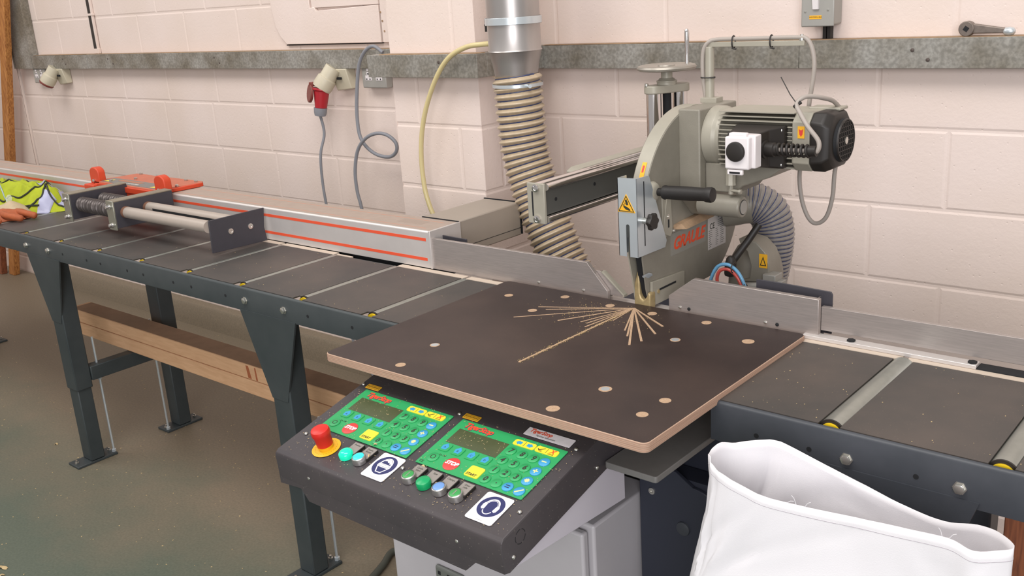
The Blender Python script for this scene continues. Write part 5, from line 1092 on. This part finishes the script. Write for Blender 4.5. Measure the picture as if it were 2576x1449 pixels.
piping([(-3.36, -1.03), (-3.25, -1.09), (-3.14, -1.125), (-3.03, -1.10), (-2.96, -1.04), (-2.955, -.99), (-2.99, -.945)])
piping([(-3.50, -.98), (-3.36, -.97), (-3.24, -.95), (-3.12, -.93), (-3.0, -.945), (-2.93, -.99), (-2.90, -1.04), (-2.93, -1.10)])
piping([(-3.40, -1.0), (-3.33, -1.05), (-3.22, -1.06), (-3.14, -1.03), (-3.10, -.98)])
piping([(-2.92, -.99), (-2.87, -1.0), (-2.82, -.97), (-2.83, -.93)])
def patch(c, ax, ay, la, lb, n=10, lift=.003, nm='reflective_band'):
    ax = Vector((*ax, 0)).normalized(); ay = Vector((*ay, 0)).normalized(); rings = []
    for i in range(n+1):
        P = Vector((*c, 0))+ax*(i/n-.5)*la; row = [drop(*(P+ay*(j/6-.5)*lb).xy, lift) for j in range(7)]; rings.append(row+[q-Vector((0, 0, .0015)) for q in reversed(row)])
    b = MB(); b.loft(rings); b.build(nm, M_refl, tv, ang=75)
patch((-2.95, -.945), (1, .15), (.1, 1), .16, .05); patch((-2.87, -1.03), (.6, -1), (1, .5), .08, .055); patch((-2.845, -.96), (.4, -1), (1, .3), .05, .035)
tg = thing('work_glove', (-2.85, -1.19, TZ), 'orange rubber-palmed work glove with a cream back lying in front of the vest', 'glove')
M_gl = mat('orange_rubber', '#A85730', .7, noise=.15, nscale=60, bump=.4, bscale=120); M_gc = mat('cream_knit', '#BBA98A', .85, noise=.1, nscale=60)
surf('palm', [(-3.05, -1.22), (-2.92, -1.25), (-2.83, -1.22), (-2.80, -1.15), (-2.86, -1.09), (-2.98, -1.10), (-3.08, -1.16)], lambda x, y, u: (1-u**3)*.035+.006*MN.noise(Vector((x*30, y*30, 2))), M_gl, tg)
surf('knit_back', [(-3.03, -1.20), (-2.93, -1.21), (-2.87, -1.16), (-2.90, -1.08), (-2.97, -1.06), (-3.04, -1.12)], lambda x, y, u: (1-u**1.5)*.058+.010*MN.noise(Vector((x*20, y*20, 2))), M_gc, tg, z0=.918)
for pts, r in (([(-3.0, -1.19, .93), (-2.93, -1.24, .932), (-2.84, -1.262, .93), (-2.79, -1.255, .926)], .013), ([(-2.92, -1.19, .935), (-2.85, -1.21, .938), (-2.79, -1.20, .934), (-2.755, -1.18, .927)], .014), ([(-2.9, -1.14, .935), (-2.83, -1.15, .938), (-2.775, -1.14, .934), (-2.755, -1.125, .926)], .0135), ([(-3.02, -1.16, .93), (-3.0, -1.23, .932), (-2.95, -1.265, .926), (-2.89, -1.278, .924)], .0125)):
    b = MB(); P = spline(pts, 8); n = len(P); b.tube(P, r, seg=12, rf=lambda i, r=r, n=n: r*(1-.65*max(0, (i/(n-1)-.85)/.15)**2)); b.build('finger', M_gl, tg)
tgs = thing('safety_glasses', (-2.99, -1.14, .99), 'clear safety glasses with dark temples resting on the yellow vest', 'glasses')
b = MB(); b.tube([drop(-3.16+.03*i, -1.085-.008*i, .004) for i in range(7)], .003, seg=8); b.build('temple', mat('blue_grey_frame', '#8FA3AC', .25), tgs)
b = MB(); b.tube([drop(-2.98+.02*i, -1.115+.012*i, .006) for i in range(6)], .004, seg=8); b.build('brow_bar', M_hvd, tgs)
mgl = mat('clear_lens', '#DFE3DC', .05, alpha=.28)
for x in (-3.01, -2.96):
    b = MB(); b.lathe(tuple(drop(x, -1.118, .016)), (.3, -1, .3), [(0, .019), (.0012, .0185)], seg=20); b.build('lens', mgl, tgs)
# chips on the floor
for lab, x, y, L_, w, a in [('curled bark-like chip on the floor at the bottom left corner', -1.84, -1.85, .045, .014, .5), ('small pale chip on the floor just right of the curled one at the bottom left', -1.79, -1.87, .016, .010, 1.6), ('tiny pale chip on the floor left of the first table foot', -2.63, -1.29, .014, .010, .7)]:
    b = MB(); n = 9; R_ = []
    for i in range(n):
        u = i/(n-1); ww = w*.5*math.sin(math.pi*(.15+.7*u))*(1+.3*math.sin(u*9)); hh = .004*math.sin(math.pi*u)+.0005; R_.append([(-L_/2+L_*u, -ww+.003*math.sin(u*5), hh), (-L_/2+L_*u, ww+.003*math.sin(u*5), hh), (-L_/2+L_*u, ww*.8, hh+.0025), (-L_/2+L_*u, -ww*.8, hh+.0025)])
    b.loft(R_); b.tf(Matrix.Translation((x, y, 0)) @ Matrix.Rotation(a, 4, 'Z')); single(b.build('wood_chip', CH), lab, 'wood chip', 'wood chips on the floor')
b = MB()
for i in range(900):
    x = random.uniform(-4.2, -.4); y = random.uniform(-2.1, -.1); s = random.uniform(.0008, .0028); a = random.random()*3
    d = Vector((math.cos(a), math.sin(a), 0))*s; e_ = Vector((-d.y, d.x, 0))*random.uniform(.3, .7); c = Vector((x, y, .0001))
    b.hexa([c-d-e_, c+d-e_, c+d+e_, c-d+e_]+[q+Vector((0, 0, .0009)) for q in (c-d-e_, c+d-e_, c+d+e_, c-d+e_)])
o = b.build('sawdust', CH); tag(rebase(o), 'tiny pale sawdust crumbs scattered over the green painted floor', 'sawdust', kind='stuff')
# crumbs of sawdust on the steel table plates
b = MB()
for i in range(170):
    x = random.choice([random.uniform(-2.2, -.43), random.uniform(.45, 1.3)]); y = random.uniform(YR+.02, YB-.02); s = random.uniform(.0003, .0008)
    b.box(x-s*random.uniform(.8, 2), x+s, y-s, y+s, TZ, TZ+s)
o = b.build('sawdust', CH); tag(rebase(o), 'pale sawdust crumbs lying on the dark plates of the two roller tables', 'sawdust', kind='stuff')
bpy.context.view_layer.update()
